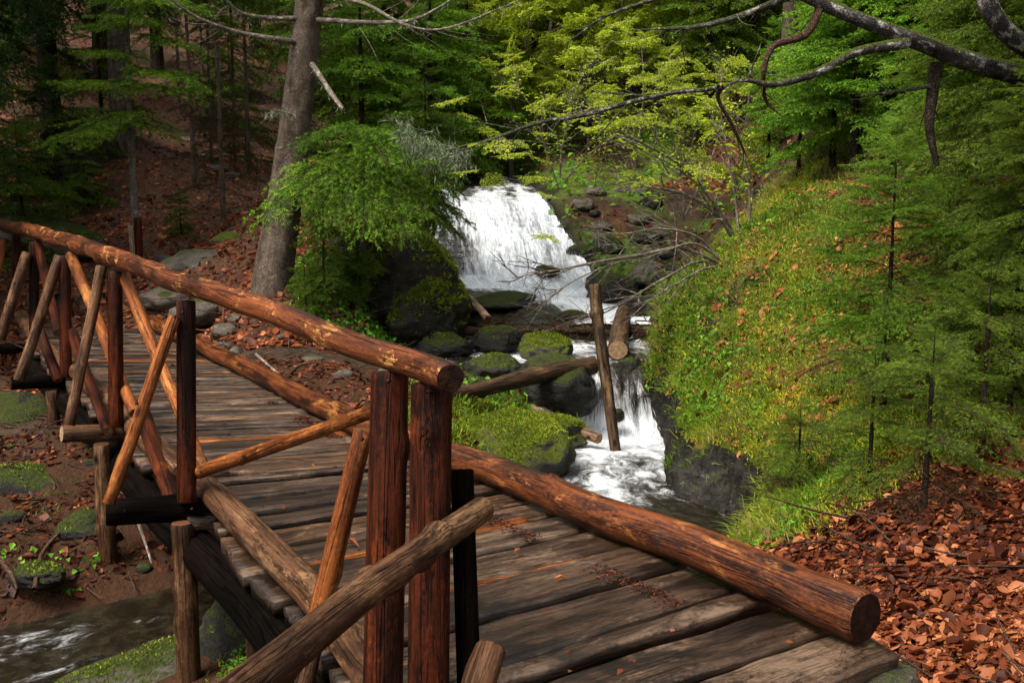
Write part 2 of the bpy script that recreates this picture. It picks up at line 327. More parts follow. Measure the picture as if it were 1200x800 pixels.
def stream_at(X):
    """signed side (+ = right bank seen from the camera), distance, interpolated water level / widths"""
    best = np.full(len(X), 1e9); par = np.zeros((len(X), 4)); side = np.zeros(len(X)); tt = np.zeros(len(X))
    for i in range(len(SP_)-1):
        a, b = SP_[i], SP_[i+1]; e = b[:2]-a[:2]; L2 = e@e+1e-12; t = np.clip(((X-a[:2])@e)/L2, 0, 1)
        q = a[:2]+t[:, None]*e; d = np.linalg.norm(X-q, axis=1); k = d < best
        best[k] = d[k]; par[k] = a[2:]+(b[2:]-a[2:])*t[k, None]; tt[k] = i+t[k]
        cr = e[0]*(X[:, 1]-a[1])-e[1]*(X[:, 0]-a[0]); side[k] = np.sign(cr[k])     # flowing towards the camera: its left hand is the picture's right
    return side, best, par, tt
def axis(lo, a, b, hi, fine, grow=1.09):
    m = list(np.arange(a, b, fine)); s = fine; x = m[-1]
    while x < hi: s *= grow; x += s; m.append(x)
    s = fine; x = a; l = []
    while x > lo: s *= grow; x -= s; l.append(x)
    return np.array(l[::-1]+m)
gx = axis(-60, -7, 5.5, 60, .045); gy = axis(-8, 2.2, 14, 85, .045, 1.05)
GX, GY = np.meshgrid(gx, gy); XY = np.stack([GX.ravel(), GY.ravel()], 1); NX, NY = len(gx), len(gy)
base = tps(XY); side, dist, par, tt = stream_at(XY)
wl, hw, bl, br = par.T
bank = np.where(side > 0, br, bl); Q3 = np.c_[XY, np.zeros(len(XY))]
edge = hw*(1+.22*fbm(Q3*1.6, 3, 40))
k = sst(0, 1, (dist-edge)/bank)
falls = np.exp(-((tt-35)/16)**2)
bed = wl-np.minimum(.16, .05+.12*np.clip(1-(dist/edge), 0, 1))-.10*fbm(Q3*3, 3, 41)*.4-.03
land = np.maximum(base, wl+.10)
Hh = bed*(1-k)+land*k
far_ = sst(16, 40, GY.ravel())
amp = k*(.10+.25*far_)
Hh = Hh+amp*fbm(Q3*.9, 5, 42)+k*.022*fbm(Q3*7, 4, 43)+k*.16*far_*fbm(Q3*.35, 3, 44)
mudz = (side < 0)*(XY[:, 1] < 9.5)*(XY[:, 0] < -1.0)
Hh = Hh+k*(side > 0)*(XY[:, 1] < 14)*(XY[:, 0] > 0)*sst(5.2, 6.5, XY[:, 1])*(.13*fbm(Q3*1.9, 4, 47)+.05*fbm(Q3*5, 3, 48))
Hh = Hh+k*mudz*(.05*fbm(Q3*4, 4, 45)+.02*fbm(Q3*14, 3, 46))
Hh = Hh.reshape(NY, NX)
def H(x, y):
    x = np.atleast_1d(np.asarray(x, float)); y = np.atleast_1d(np.asarray(y, float))
    i = np.clip(np.searchsorted(gx, x)-1, 0, NX-2); j = np.clip(np.searchsorted(gy, y)-1, 0, NY-2)
    u = np.clip((x-gx[i])/(gx[i+1]-gx[i]), 0, 1); v = np.clip((y-gy[j])/(gy[j+1]-gy[j]), 0, 1)
    return Hh[j, i]*(1-u)*(1-v)+Hh[j, i+1]*u*(1-v)+Hh[j+1, i]*(1-u)*v+Hh[j+1, i+1]*u*v
def h1(x, y): return float(H(x, y)[0])
def ground(px, py, Zmin=2.5, Zmax=70):   # where the sight line through a pixel meets the ground
    Z = np.geomspace(Zmin, Zmax, 900); R = np.array([P(px, py, z) for z in Z]); d = R[:, 2]-H(R[:, 0], R[:, 1])
    i = np.argmax(d < 0); return R[i] if d[i] < 0 else R[-1]
TV = np.c_[XY, Hh.ravel()]
gyv, gxv = np.gradient(Hh, gy, gx); TN = np.c_[-gxv.ravel(), -gyv.ravel(), np.ones(NX*NY)]; TN /= np.linalg.norm(TN, axis=1)[:, None]
steep = sst(.25, .7, 1-TN[:, 2])
dv = steep*k*(.22*fbm(TV*2.6, 5, 50, .6)+.10*fbm(TV*8, 3, 51))
TV[:, :2] += TN[:, :2]*dv[:, None]; TV[:, 2] += TN[:, 2]*dv*.5
tpx, tpy, tZ = proj(TV)
# what covers the ground where
n1 = fbm(TV*1.3, 5, 60); n2 = fbm(TV*3.0, 3, 61); n3 = fbm(TV*.45, 3, 62)
right = (side > 0)&(GX.ravel() > -.2)
crest = sst(.55, .2, np.abs((TV[:, 0]-(1.55+.11*(TV[:, 1]-8)))/1.5))           # moss band along the edge of the outcrop
dR = dist-hw
moss = np.where(right&(TV[:, 1] < 13.5), sst(3.0, 1.3, dR+1.5*n1)*sst(5.2, 6.2, TV[:, 1]-.4*n2), 0)
moss = np.maximum(moss, np.where(~right&(TV[:, 1] < 12.5), .75*sst(1.5, .7, dR+.7*n1)*(TV[:, 0] > -1.4), 0))
litter = np.where(right&(TV[:, 1] < 15), (1-moss)*(1-.85*sst(9.3, 10.6, TV[:, 1])), 0)
litter = np.maximum(litter, np.where(~right&(TV[:, 1] > 10), .45+.5*sst(-.1, .3, n1), 0))
litter = np.where(TV[:, 1] > 15, np.maximum(litter*.6, sst(.0, .35, n3+.3*n1)), litter)
green = np.where(TV[:, 1] > 14.5, sst(-.15, .3, -n3+.35*n1)*sst(-4.5, -2.5, TV[:, 0]), 0)
mud = np.where(~right&(TV[:, 1] < 9.5), sst(-3.0, -2.0, -np.abs(dR-.5)*1.2-.4*n1), 0)
path = sst(1.6, .7, np.abs(TV[:, 0]-np.interp(TV[:, 1], [12, 15, 18, 22, 26, 30], [-4.8, -4.9, -5.2, -6.4, -7.6, -9.3]))+.5*n1)*(TV[:, 1] > 11.5)*(TV[:, 1] < 34)
t = NT('forest_ground'); po = t.n('NewGeometry').outputs['Position']
a1 = t.noise(po, (1, 1, 1), 6, 6, .7); a2 = t.noise(po, (1, 1, 1), 5, 28, .7); a3 = t.noise(po, (1, 1, 1), 4, 2)
vor = t.n('TexVoronoi', Vector=po, Scale=17.0); vc = t.n('SeparateColor', Color=vor.outputs['Color']).outputs[0]
c = t.mix(t.ramp(a1, .3, .7), (.020, .012, .008), (.062, .038, .024))
lit = t.mix(t.ramp(vc, 0, 1), (.035, .012, .005), (.17, .058, .02)); lit = t.mix(t.ramp(a1, .35, .6), (.045, .02, .012), lit)
c = t.mix(t.math('MULTIPLY', t.attr('litter', 'Fac'), t.ramp(a2, .25, .55)), c, lit)
c = t.mix(t.attr('mud', 'Fac'), c, t.mix(a2, (.014, .007, .004), (.075, .034, .016)))
c = t.mix(t.math('MULTIPLY', t.attr('path', 'Fac'), .75), c, t.mix(t.ramp(a2, .3, .7), (.045, .024, .014), (.165, .095, .058)))
mo = t.mix(t.ramp(a2, .3, .7), (.028, .04, .006), (.12, .135, .014)); mo = t.mix(t.ramp(a3, .5, .62), mo, (.10, .07, .018))
nz = t.n('SeparateXYZ', Vector=t.n('NewGeometry').outputs['Normal']).outputs[2]
rk = t.mix(t.ramp(a1, .35, .65), (.006, .005, .004), (.032, .027, .021)); rk = t.mix(t.ramp(a2, .62, .7), rk, (.12, .12, .105))
c = t.mix(t.attr('moss', 'Fac'), c, mo)
c = t.mix(t.attr('green', 'Fac'), c, t.mix(t.ramp(a2, .3, .7), (.045, .07, .012), (.13, .19, .02)))
c = t.mix(t.ramp(t.math('ADD', nz, t.math('MULTIPLY', a1, .35)), .80, .66), c, rk)
c = t.mix(t.attr('wet', 'Fac'), c, rk)
M_ground = t.done(t.pbr(c, t.math('SUBTRACT', .85, t.math('MULTIPLY', t.attr('wet', 'Fac'), .5)), t.bump(t.math('ADD', a1, t.math('MULTIPLY', a2, .5)), .06, 1.0), .08))
ii = (np.arange(NY-1)[:, None]*NX+np.arange(NX-1)[None]).ravel(); TF = np.stack([ii, ii+1, ii+NX+1, ii+NX], 1)
wet = sst(.16, -.02, TV[:, 2]-wl)*(dist < hw*1.6)
terrain = tag(mk('ground', TV, [TF], M_ground, attrs=dict(moss=moss, litter=litter, mud=mud, path=path, green=green, wet=wet)), kind='structure')
cellC = TV[TF].mean(1); cellA = np.linalg.norm(np.cross(TV[TF[:, 1]]-TV[TF[:, 0]], TV[TF[:, 3]]-TV[TF[:, 0]]), axis=1)
cN = TN[TF].mean(1); cpx, cpy, cZ = proj(cellC); inview = (cpx > -420)&(cpx < 1450)&(cpy < 1000)&(cZ > 1)
cell = lambda a: a[TF].mean(1)
c_side, c_dR, c_moss, c_lit, c_green, c_path, c_mud, c_wl = cell(side), cell(dR), cell(moss), cell(litter), cell(green), cell(path), cell(mud), cell(wl)
c_dry = (c_dR > .02)&(cellC[:, 2] > c_wl+.03)
cliffy = (c_side > 0)*(cellC[:, 1] < 10.3)*(cellC[:, 1] > 6.6)*(cN[:, 2] < .62)*(c_dR < .55)*(cellC[:, 2] < -.22)
def scatter(wgt, n):
    w = cellA*wgt*inview*c_dry*(1-cliffy); w = w/w.sum(); i = rng.choice(len(w), n, p=w)
    u, v = rng.random((2, n, 1)); q = TV[TF[i]]
    return q[:, 0]*(1-u)*(1-v)+q[:, 1]*u*(1-v)+q[:, 2]*u*v+q[:, 3]*(1-u)*v, cN[i]
# ------------------------------------------------------------------ water
def water_strip(name, i0, i1, nu, over, amp, foam_fn, mat, lift=0):
    n = (i1-i0)*5; tq = np.linspace(i0, i1, n); C = np.stack([np.interp(tq, np.arange(len(SP_)), SP_[:, k]) for k in range(6)], 1)
    for _ in range(6): C[1:-1] = (C[:-2]+C[1:-1]*2+C[2:])/4
    T = np.gradient(C[:, :2], axis=0); T /= np.linalg.norm(T, axis=1)[:, None]+1e-9; N = np.stack([-T[:, 1], T[:, 0]], 1)
    u = np.linspace(-1, 1, nu); W = C[:, 3]*over; XYw = C[:, None, :2]+(u[None, :, None]*W[:, None, None])*N[:, None]
    ds = np.linalg.norm(np.diff(C[:, :3], axis=0), axis=1); s = np.concatenate([[0], np.cumsum(ds)])
    fl = np.stack([u[None]*W[:, None], np.zeros((n, nu)), np.broadcast_to(s[:, None], (n, nu))], 2)
    Z = np.broadcast_to(C[:, None, 2], (n, nu)).copy(); tqq = np.broadcast_to(tq[:, None], (n, nu)); uu = np.broadcast_to(u[None], (n, nu))
    slope = np.broadcast_to(np.clip(-np.gradient(C[:, 2])/np.maximum(np.gradient(np.concatenate([[0], np.cumsum(np.linalg.norm(np.diff(C[:, :2], axis=0), axis=1))])), 1e-4), 0, 3)[:, None], (n, nu))
    Z = Z+amp(tqq, uu, fl, slope)+lift
    V = np.concatenate([XYw, Z[..., None]], 2).reshape(-1, 3)
    i = (np.arange(n-1)[:, None]*nu+np.arange(nu-1)[None]).ravel(); F = np.stack([i, i+1, i+nu+1, i+nu], 1)
    fo = foam_fn(tqq, uu, fl, slope)
    o = tag(mk(name, V, [F], mat, attrs=dict(fl=fl.reshape(-1, 3), foam=fo.ravel(), calm=(1-sst(.12, .5, slope)).ravel())), kind='structure')
    return o, V.reshape(n, nu, 3), fo
t = NT('stream_water'); fl = t.attr('fl'); fo = t.attr('foam', 'Fac'); po = t.n('NewGeometry').outputs['Position']
s1 = t.noise(fl, (1, 1, .16), 7, 11, .75, .5); s2 = t.noise(fl, (1, 1, .3), 5, 5, .6, .6); s3 = t.noise(po, (1, 1, 1), 5, 9, .6)
s4 = t.noise(fl, (1, 1, .6), 8, 8, .74, .7); cm = t.attr('calm', 'Fac'); s1 = t.math('ADD', t.math('MULTIPLY', s1, t.math('SUBTRACT', 1, cm)), t.math('MULTIPLY', s4, cm))
ff = t.math('ADD', t.math('MULTIPLY', fo, 1.15), t.math('ADD', t.math('MULTIPLY', s1, 1.05), t.math('MULTIPLY', s2, .60)))
fm = t.ramp(ff, 1.12, 1.66)
bm = t.bump(s3, .035, .8); bm2 = t.bump(s1, .03, .8, bm)
dark = t.pbr(t.mix(t.ramp(s3, .4, .7), (.010, .007, .004), (.030, .024, .013)), .07, bm, .5)
tr = t.n('BsdfTransparent', Color=(.55, .5, .38)); fr = t.n('MixShader', Fac=.35); t.set(fr.inputs[1], dark); t.set(fr.inputs[2], tr.outputs[0])
wh = t.pbr(t.mix(t.ramp(s1, .3, .62), (.55, .60, .64), (.95, .96, .96)), .5, bm2, .3)
fm = t.math('MULTIPLY', fm, t.math('SUBTRACT', 1, t.math('MULTIPLY', cm, .22))); mx = t.n('MixShader', Fac=fm); t.set(mx.inputs[1], fr.outputs[0]); t.set(mx.inputs[2], wh)
M_water = t.done(mx.outputs[0])
q3 = lambda fl, a, b: np.stack([fl[..., 0]*a, fl[..., 0]*0, fl[..., 2]*b], 2)
i_ = lambda k: int(round(k*(239/20)))    # index on the resampled centre line of control point k (approximate: equal arc length)
dS = np.concatenate([[0], np.cumsum(np.linalg.norm(np.diff(stream_pts[:, :3], axis=0), axis=1))]); idx = dS/dS[-1]*239
def amp_f(tq, u, fl, sl):
    g = np.clip(sl, 0, 1); ph = (tq*.55+.9*fbm(q3(fl, 1.6, .25), 2, 76)) % 1.0; return (sst(.0, .25, ph)*(1-ph))*.16*(tq < idx[7])*np.clip(sl*1.3-.2, 0, 1)+(.08+.03*g)*fbm(q3(fl, 2.2, .7), 3, 70)*(.15+g)+.035*fbm(q3(fl, 9, 1.2), 3, 71)*g+.012*fbm(q3(fl, 6, 5), 3, 72)-.03*u**4*g
def foam_falls(tq, u, fl, sl):
    b = np.interp(tq, idx, [.2, .42, .62, .66, .68, .40, .12, .05, .1, .5, .6, .6, .5, .4, .3, 0, 0, 0, 0, 0, 0])
    right_run = np.exp(-((u-.55)/.35)**2)*np.interp(tq, idx, [0, 0, 0, 0, .15, .52, .62, .3]+[0]*13)
    lip = .5*np.exp(-((tq-idx[4]+.6)/1.6)**2)*(u < .35)
    thin = -.6*np.exp(-((u+.78)/.25)**2)*np.interp(tq, idx, [0, 0, .2, 1, .7]+[0]*16)
    apron = -.75*sst(.15, -.25, u)*np.interp(tq, idx, [0, 0, 0, 0, .0, 1, .6]+[0]*14)
    ch = .5*fbm(q3(fl, 2.2, .35), 4, 73)
    return np.clip(b+right_run+lip+thin+apron+ch, 0, 1)
def foam_low(tq, u, fl, sl):
    b = np.interp(tq, idx, [0]*7+[.30, .36, .24, .30, .66, .66, .50, .30, .10, .06, .24, .30, .28, .1])
    rr_ = .22*np.exp(-((tq-idx[7])/4)**2)
    return np.clip(b+rr_+.30*fbm(q3(fl, 2.2, 1.0), 3, 74)+.25*fbm(q3(fl, 7, .8), 3, 75)*np.clip(sl*1.5, 0, 1)-.12*np.abs(u), 0, 1)
fall_o, fallV, fallF = water_strip('waterfall', int(idx[0]), int(idx[6]), 110, 1.12, amp_f, foam_falls, M_water, .02)
low_o, lowV, lowF = water_strip('stream', int(idx[6])-1, 239, 70, 1.45, amp_f, foam_low, M_water, 0)
# ------------------------------------------------------------------ the footbridge: one thing, every log and plank a part
BO = np.array([-1.6, 5.2, 0.0])
bridge = empty('footbridge', BO, 'rustic log footbridge with plank deck, peeled log handrail and crossed braces', 'bridge')
def part(name, pts, r, mat, end='dark', **k):
    k.setdefault('rough', .07); k.setdefault('nseg', 14)
    return log(name, pts, r, WOOD[mat], END[end], bridge, BO, **k)
def pxline(pix, Z0, Z1):                 # 1/Z runs evenly along a straight line of the picture
    pix = np.array(pix, float); d = np.concatenate([[0], np.cumsum(np.linalg.norm(np.diff(pix, axis=0), axis=1))]); s = d/d[-1]
    return np.array([P(x, y, 1/(1/Z0+(1/Z1-1/Z0)*q)) for (x, y), q in zip(pix, s)])
# deck edges
Redge = np.array([Pz(x, y, 0) for x, y in [(1010,782),(924,735),(740,660),(620,606),(535,567),(440,519),(370,485),(300,449),(200,399),(118,347)]])[:, :2]
Lin = np.array([Pz(x, y, .07) for x, y in [(430,785),(370,697),(250,582),(208,550),(149,488),(94,440),(50,402),(20,362)]])[:, :2]
dirn = (Lin[0]-Lin[1])/np.linalg.norm(Lin[0]-Lin[1]); Ledge = np.vstack([Lin[0]+dirn*1.6, Lin])
def offset(Pl, o):
    T = np.gradient(Pl, axis=0); T /= np.linalg.norm(T, axis=1)[:, None]; return Pl+o*np.stack([-T[:, 1], T[:, 0]], 1)
Lout = offset(Ledge, .10)
def hit(p, d, Pl):
    best = 9
    for a, b in zip(Pl[:-1], Pl[1:]):
        e = b-a; den = d[0]*e[1]-d[1]*e[0]
        if abs(den) < 1e-9: continue
        w = a-p; s = (w[0]*e[1]-w[1]*e[0])/den; u = (w[0]*d[1]-w[1]*d[0])/den
        if s > .3 and -.02 <= u <= 1.02: best = min(best, s)
    return best
def dvec(a, b): v = Pz(*a, 0)[:2]-Pz(*b, 0)[:2]; return v/np.linalg.norm(v)
kd = [(0, dvec((730,797), (924,733))), (1.6, dvec((566,703), (736,657))), (4.2, dvec((240,500), (372,494))), (8, dvec((180,432), (280,432))), (14, dvec((30,352), (110,351)))]
rs = np.concatenate([[0], np.cumsum(np.linalg.norm(np.diff(Redge, axis=0), axis=1))]); Ltot = rs[-1]
def Rat(s): return np.array([np.interp(s, rs, Redge[:, 0]), np.interp(s, rs, Redge[:, 1])])
def Dat(s):
    a = np.array([np.interp(s, [q[0] for q in kd], [q[1][k] for q in kd]) for k in (0, 1)]); return a/np.linalg.norm(a)
def plank(a0, a1, b0, b1, th, mat, zoff, seed):
    """a0-a1 the near edge, b0-b1 the far edge (right end first)"""
    nl, nc = 34, 13; g = np.linspace(0, 1, nl); q = np.c_[g*3.1, np.full(nl, seed*3.3), np.zeros(nl)]
    A = a0+(a1-a0)*g[:, None]; B = b0+(b1-b0)*g[:, None]; W = (B-A); wl_ = np.linalg.norm(W, axis=1)[:, None]; W = W/wl_
    A = A+W*(.022*fbm(q, 3, 80)+.012*fbm(q*4, 2, 81))[:, None]; B = B-W*(.022*fbm(q, 3, 82)+.012*fbm(q*4, 2, 83))[:, None]
    c = np.concatenate([[0, .025, .06], np.linspace(.14, .86, nc-6), [.94, .975, 1]]); top = A[:, None]+(B-A)[:, None]*c[None, :, None]
    bow = .004*(1-(2*c-1)**2)-.007*np.exp(-(c/.03)**2)-.007*np.exp(-((1-c)/.03)**2)
    zz = zoff+bow[None]+.010*fbm(np.stack([np.broadcast_to(c*2, (nl, nc)), np.broadcast_to(g[:, None]*3, (nl, nc)), np.full((nl, nc), seed*1.7)], 2), 3, 84)+.006*np.broadcast_to(fbm(q*1.5, 2, 85)[:, None], (nl, nc))
    low = np.stack([A+W*.02, B-W*.02], 1); zl = np.full((nl, 2), zoff-th)+.01*fbm(q*3, 2, 86)[:, None]
    V = np.concatenate([np.concatenate([top, zz[..., None]], 2), np.concatenate([low[:, ::-1], zl[..., None]], 2)], 1)
    n = nc+2; wd = float(wl_.mean()); Ln = np.linalg.norm(a1-a0)
    lp = np.zeros((nl, n, 3)); lp[:, :nc, 0] = c*wd; lp[:, nc:, 0] = [[wd, 0]]; lp[:, nc:, 1] = th; lp[..., 2] = g[:, None]*Ln+seed*11.3; lp[..., 1] += seed*.77
    i = np.arange(nl-1)[:, None]*n; j = np.arange(n)[None]; j2 = (j+1) % n
    F = np.stack([i+j, i+j2, i+n+j2, i+n+j], 2).reshape(-1, 4)[:, ::-1]
    b = Bag(); b.add(V.reshape(-1, 3), F, 0, lp=lp.reshape(-1, 3))
    e0 = np.arange(n); c0 = (nl-1)*n+np.arange(n)
    b.extra(e0[None, ::1], 0, 0); b.extra(c0[None, ::-1], 0, 0)
    return b.build('deck_plank', [mat], bridge, BO)
s = .02; k = 0
near_w = [.27, .30, .135, .33, .31, .30, .27, .25]
while s < Ltot-.1:
    w = near_w[k] if k < len(near_w) else rng.uniform(.17, .30)
    gp = (rng.uniform(.028, .05) if rng.random() < .8 else .06) if k < 9 else rng.uniform(.045, .095)
    p0, p1 = Rat(s), Rat(min(s+w-gp, Ltot)); d0, d1 = Dat(s), Dat(s+w-gp)
    l0, l1 = hit(p0, d0, Lout), hit(p1, d1, Lout)
    if l0 > 4: l0 = 1.7
    if l1 > 4: l1 = 1.7
    sk = rng.uniform(-.012, .012); oL = rng.uniform(-.06, .04); oR = rng.uniform(.20, .27)
    plank(p0-d0*oR, p0+d0*(l0+oL)+sk, p1-d1*oR, p1+d1*(l1+oL), rng.uniform(.05, .085), WOOD['deck'] if rng.random() < .85 or k < 8 else WOOD['deck2'], rng.uniform(-.02, .004), k+1)
    if k > 3 and rng.random() < .3:      # a thin bark-edged slat wedged in a gap between planks
        q0 = Rat(s+w-gp-.01); q1 = Rat(s+w+.03); plank(q0, q0+d1*l1*rng.uniform(.5, 1), q1, q1+d1*l1*rng.uniform(.5, .9), .04, WOOD['brace' if rng.random() < .5 else 'deck2'], -.012, k+200)
    s += w; k += 1
# kerb logs on the deck edges
part('kerb_log', np.array([Pz(1014,724,.088), Pz(820,646,.085), Pz(690,597,.085), Pz(580,570-18,.082), Pz(530,536,.08), Pz(436,500,.08)]), (.094, .088, .086, .082, .078, .072), 'kerb', 'dark', nseg=22, rings=120, wob=.02, knots=9, rough=.09)
part('kerb_log', np.array([Pz(450,512,.078), Pz(400,486,.075), Pz(300,436,.075), Pz(200,387,.08), Pz(116,343,.08)]), (.076, .075, .08, .085, .09), 'kerb', 'dark', nseg=18, rings=120, wob=.025, knots=6, rough=.09)
L3 = lambda x, y, z=.07: Pz(x, y, z)
part('kerb_log', np.array([L3(444,800), L3(370,700), L3(310,640), L3(240,570)]), (.06, .066, .068, .062), 'dull', 'mid', nseg=16, wob=.012, knots=3)
part('kerb_log', np.array([L3(214,556), L3(180,520), L3(149,488), L3(94,440), L3(50,402), L3(20,362)]), (.065, .07, .07, .075, .08, .085), 'dull', 'mid', nseg=16, wob=.02, knots=3)
# stringers and hidden cross beams under the planks
for off, r in ((-.02, .095), (-.34, .10), (-1.0, .10)):
    Q = offset(Lout if off > -.5 else Lout, off); pts = [np.r_[q, -.07-r-.02] for q in Q[1:]]; pts = [np.r_[Q[1]+dirn*.9, -.19]]+pts
    part('stringer', np.array(pts), r, 'black', 'dark', nseg=12, rings=70)
# handrail
rail = np.array([P(*q) for q in [(528,443,2.72),(480,424,3.02),(430,405,3.24),(380,388,3.52),(330,372,3.86),(270,350,4.36),(215,331,4.95),(160,310,6.0),(100,290,7.7),(50,275,10.0),(0,262,15),(-70,243,23)]])
part('handrail', rail, (.041, .055, .064, .074, .082, .088, .094, .1), 'rail', 'dark', nseg=22, rings=240, knots=22, wob=.022, rough=.10)
# cross beams that carry the posts, support legs
def xbeam(a, b, r, mat, Z): return part('cross_beam', np.array([P(*a, Z), P(*b, Z*1.12)]), r, mat, 'pale' if mat == 'dull' else 'dark', nseg=16, knots=2)
ZA, ZB, ZC, ZD, ZE = 4.95, 6.55, 8.6, 10.6, 13.2
part('cross_beam', np.array([P(124,600,4.9), P(234,598,5.05), Pz(330,640,-.17)]), .067, 'black', 'dark', nseg=18, knots=4, rough=.1)
part('cross_beam', np.array([P(72,508,6.5), P(150,507,6.75), Pz(210,520,-.16)]), .055, 'dull', 'pale', nseg=14)
part('cross_beam', np.array([P(12,449,8.5), P(85,447,8.8), Pz(130,450,-.16)]), .055, 'black', 'dark', nseg=12)
part('cross_beam', np.array([P(-30,410,10.6), P(50,408,10.9), Pz(90,410,-.16)]), .055, 'black', 'dark', nseg=12)
def post(a, b, Z, w, mat='post', Z1=None, **k):
    return part('post', np.array([P(*a, Z), P(*b, Z1 or Z)]), w/1200*Z/2, mat, 'dark', nseg=16, **k)
# the vertical posts: pixel of top, pixel of foot, depth, width in pixels
post((218,352), (219,588), ZA, 23, square=.08, knots=2)
post((135,318), (136,500), ZB, 17); post((76,300), (77,442), ZC, 13.5); post((40,284), (40,404), ZD, 11); post((19,275), (20,378), ZE, 9.5); post((4,270), (4,364), 15.3, 8)
post((457,436), (446,905), 3.12, 46, rings=40, rough=.05, square=.10, knots=3, Z1=2.98)
post((506,449), (501,925), 2.93, 49, rings=40, rough=.05, square=.12, knots=3, Z1=2.80)
post((541,550), (553,900), 3.0, 27, 'black', Z1=2.85, rough=.05)
def leg(a, z, Z, w, mat='dull'):
    p = P(*a, Z); g = h1(p[0], p[1]); return part('support_leg', np.array([p, [p[0]+.01, p[1]-.01, z-.35 if z < -.9 else min(g, z)-.12]]), (w/1200*Z/2*.95, w/1200*Z/2*1.05), mat, 'mid', nseg=14, knots=2, wob=.01)
leg((213,612), -.95, ZA, 28); leg((119,520), -.6, ZB, 21); leg((298,640), -1.1, 4.6, 30); leg((60,458), -.4, ZC, 14); leg((395,745), -1.1, 3.75, 34)
for px, py in ((610,640), (420,535), (300,462)): p = Pz(px, py, -.1); part('support_leg', np.array([p, [p[0], p[1], h1(p[0], p[1])-.12]]), .075, 'black', 'dark', nseg=12)
def brace(a, b, Za, Zb, w, mat='brace', end='mid', name='brace', **k):
    return part(name, np.array([P(*a, Za), P(*b, Zb)]), (w/1200*Za/2*.95, w/1200*Zb/2), mat, end, nseg=12, wob=.008, **k)
brace((119,312), (81,498), ZB-.02, ZB-.16, 13, 'dull'); brace((83,300), (158,484), 8.3, 6.35, 13.5); brace((145,322), (238,548), ZB+.05, 5.15, 15)
brace((205,371), (127,590), ZA-.06, ZA-.16, 15, 'brace', knots=2); brace((47,388), (69,446), ZC+.1, ZC-.05, 12, 'post'); brace((70,300), (22,446), ZC-.02, ZC-.18, 12.5, 'dull')
brace((32,296), (0,398), ZD-.1, ZD-.2, 12, 'dull'); brace((85,390), (127,506), ZC-.3, ZB-.05, 13, 'post'); brace((166,482), (204,590), 6.4, 5.1, 20, 'post')
brace((44,285), (68,390), ZD-.05, ZC+.3, 11, 'post'); brace((3,285), (-20,400), ZE-.5, ZD-.2, 11)
brace((234,553), (470,470), ZA+.02, 3.26, 17, 'brace', knots=2); brace((427,503), (368,742), 3.38, 3.4, 25, 'brace', 'mid', knots=1)
brace((372,735), (330,905), 3.4, 3.3, 24, 'dull')
for px, py, Z in [(214,366,ZA-.10),(160,472,ZA-.13),(205,371,ZA-.10),(134,330,ZB-.08),(120,322,ZB-.08),(75,312,ZC-.08),(236,552,ZA-.1),(225,596,ZA-.12),(146,598,4.84),(424,514,3.24),(455,446,3.04),(503,458,2.86),(548,600,2.84),(376,716,3.2)]:
    n_ = Bag(); V_, F_ = ico(2); n_.add(V_*np.array([.008, .006, .008])+P(px, py, Z), F_, 0, lp=V_*.01); n_.build('nail_head', END['dark'], bridge, BO)
# the second railing that comes towards the camera
part('lower_rail', np.array([P(566,595,2.92), P(430,695,2.36), P(300,800,1.95), P(200,880,1.68)]), (.037, .039, .041, .042), 'dull', 'dark', nseg=18, rings=90, knots=8, wob=.008)
part('short_stub', np.array([P(576,757,2.62), P(545,850,2.5)]), (.040, .046), 'dull', 'mid', nseg=16, knots=1)
# ------------------------------------------------------------------ posts, logs and rocks around it
def solo(name, pts, r, mat, end, label, cat, group=None, **k):
    pts = np.array(pts); o = log(name, pts, r, WOOD[mat], END[end], None, pts[0], **k); return tag(o, label, cat, group)
def onto(px, py, Z): p = P(px, py, Z); return p
a = P(161,255,14.2); solo('wooden_post', [a, [a[0], a[1], h1(a[0], a[1])-.2]], .055, 'post', 'dark', 'tall dark red post standing behind the handrail at the far left', 'post', nseg=12)
a = P(153,264,14.4); solo('wooden_post', [a, [a[0]+.03, a[1], h1(a[0], a[1])-.2]], .04, 'pale', 'pale', 'pale split stake leaning beside the tall dark red post', 'post', nseg=10, square=.3)
solo('stake', [P(697,334,9.7), P(708,430,9.55), P(722,532,9.35)], (.058, .056, .05), 'creek', 'mid', 'leaning brown wooden stake standing in white pool water below the small cascade', 'stake', nseg=14, rings=60, knots=8, wob=.02)
solo('fallen_log', [P(500,468,8.7), P(560,456,9.3), P(640,437,9.9), P(695,428,10.35)], (.062, .07, .085, .095), 'creek', 'dark', 'thick brown log lying across boulders above the pool', 'log', nseg=16, rings=70, knots=6, wob=.02)
solo('fallen_log', [P(566,452,10.9), P(620,478,10.2), P(665,498,9.7), P(702,514,9.35)], (.05, .055, .06, .05), 'pale', 'pale', 'thin pale stripped log slanting down into the pool water', 'log', nseg=12, rings=50, wob=.03, knots=3)
solo('fallen_log', [P(724,410,11.0), P(727,385,12.2), P(731,366,13.4)], (.115, .11, .10), 'creek', 'pale', 'short thick log with pale sawn top jammed upright in the cascade', 'log', nseg=16, rings=30, knots=3)
solo('fallen_log', [P(508,383,12.3), P(600,388,12.5), P(700,388,12.7), P(790,392,12.6)], (.055, .06, .05, .045), 'creek', 'dark', 'long dark log damming twigs across the stream below the waterfall', 'log', nseg=12, rings=60, wob=.05)
solo('fallen_log', [P(548,347,13.6), P(562,362,13.3), P(572,374,13.0)], (.045, .05, .055), 'pale', 'mid', 'short broken snag sticking up at the left foot of the waterfall', 'log', nseg=10)
SOFT = []
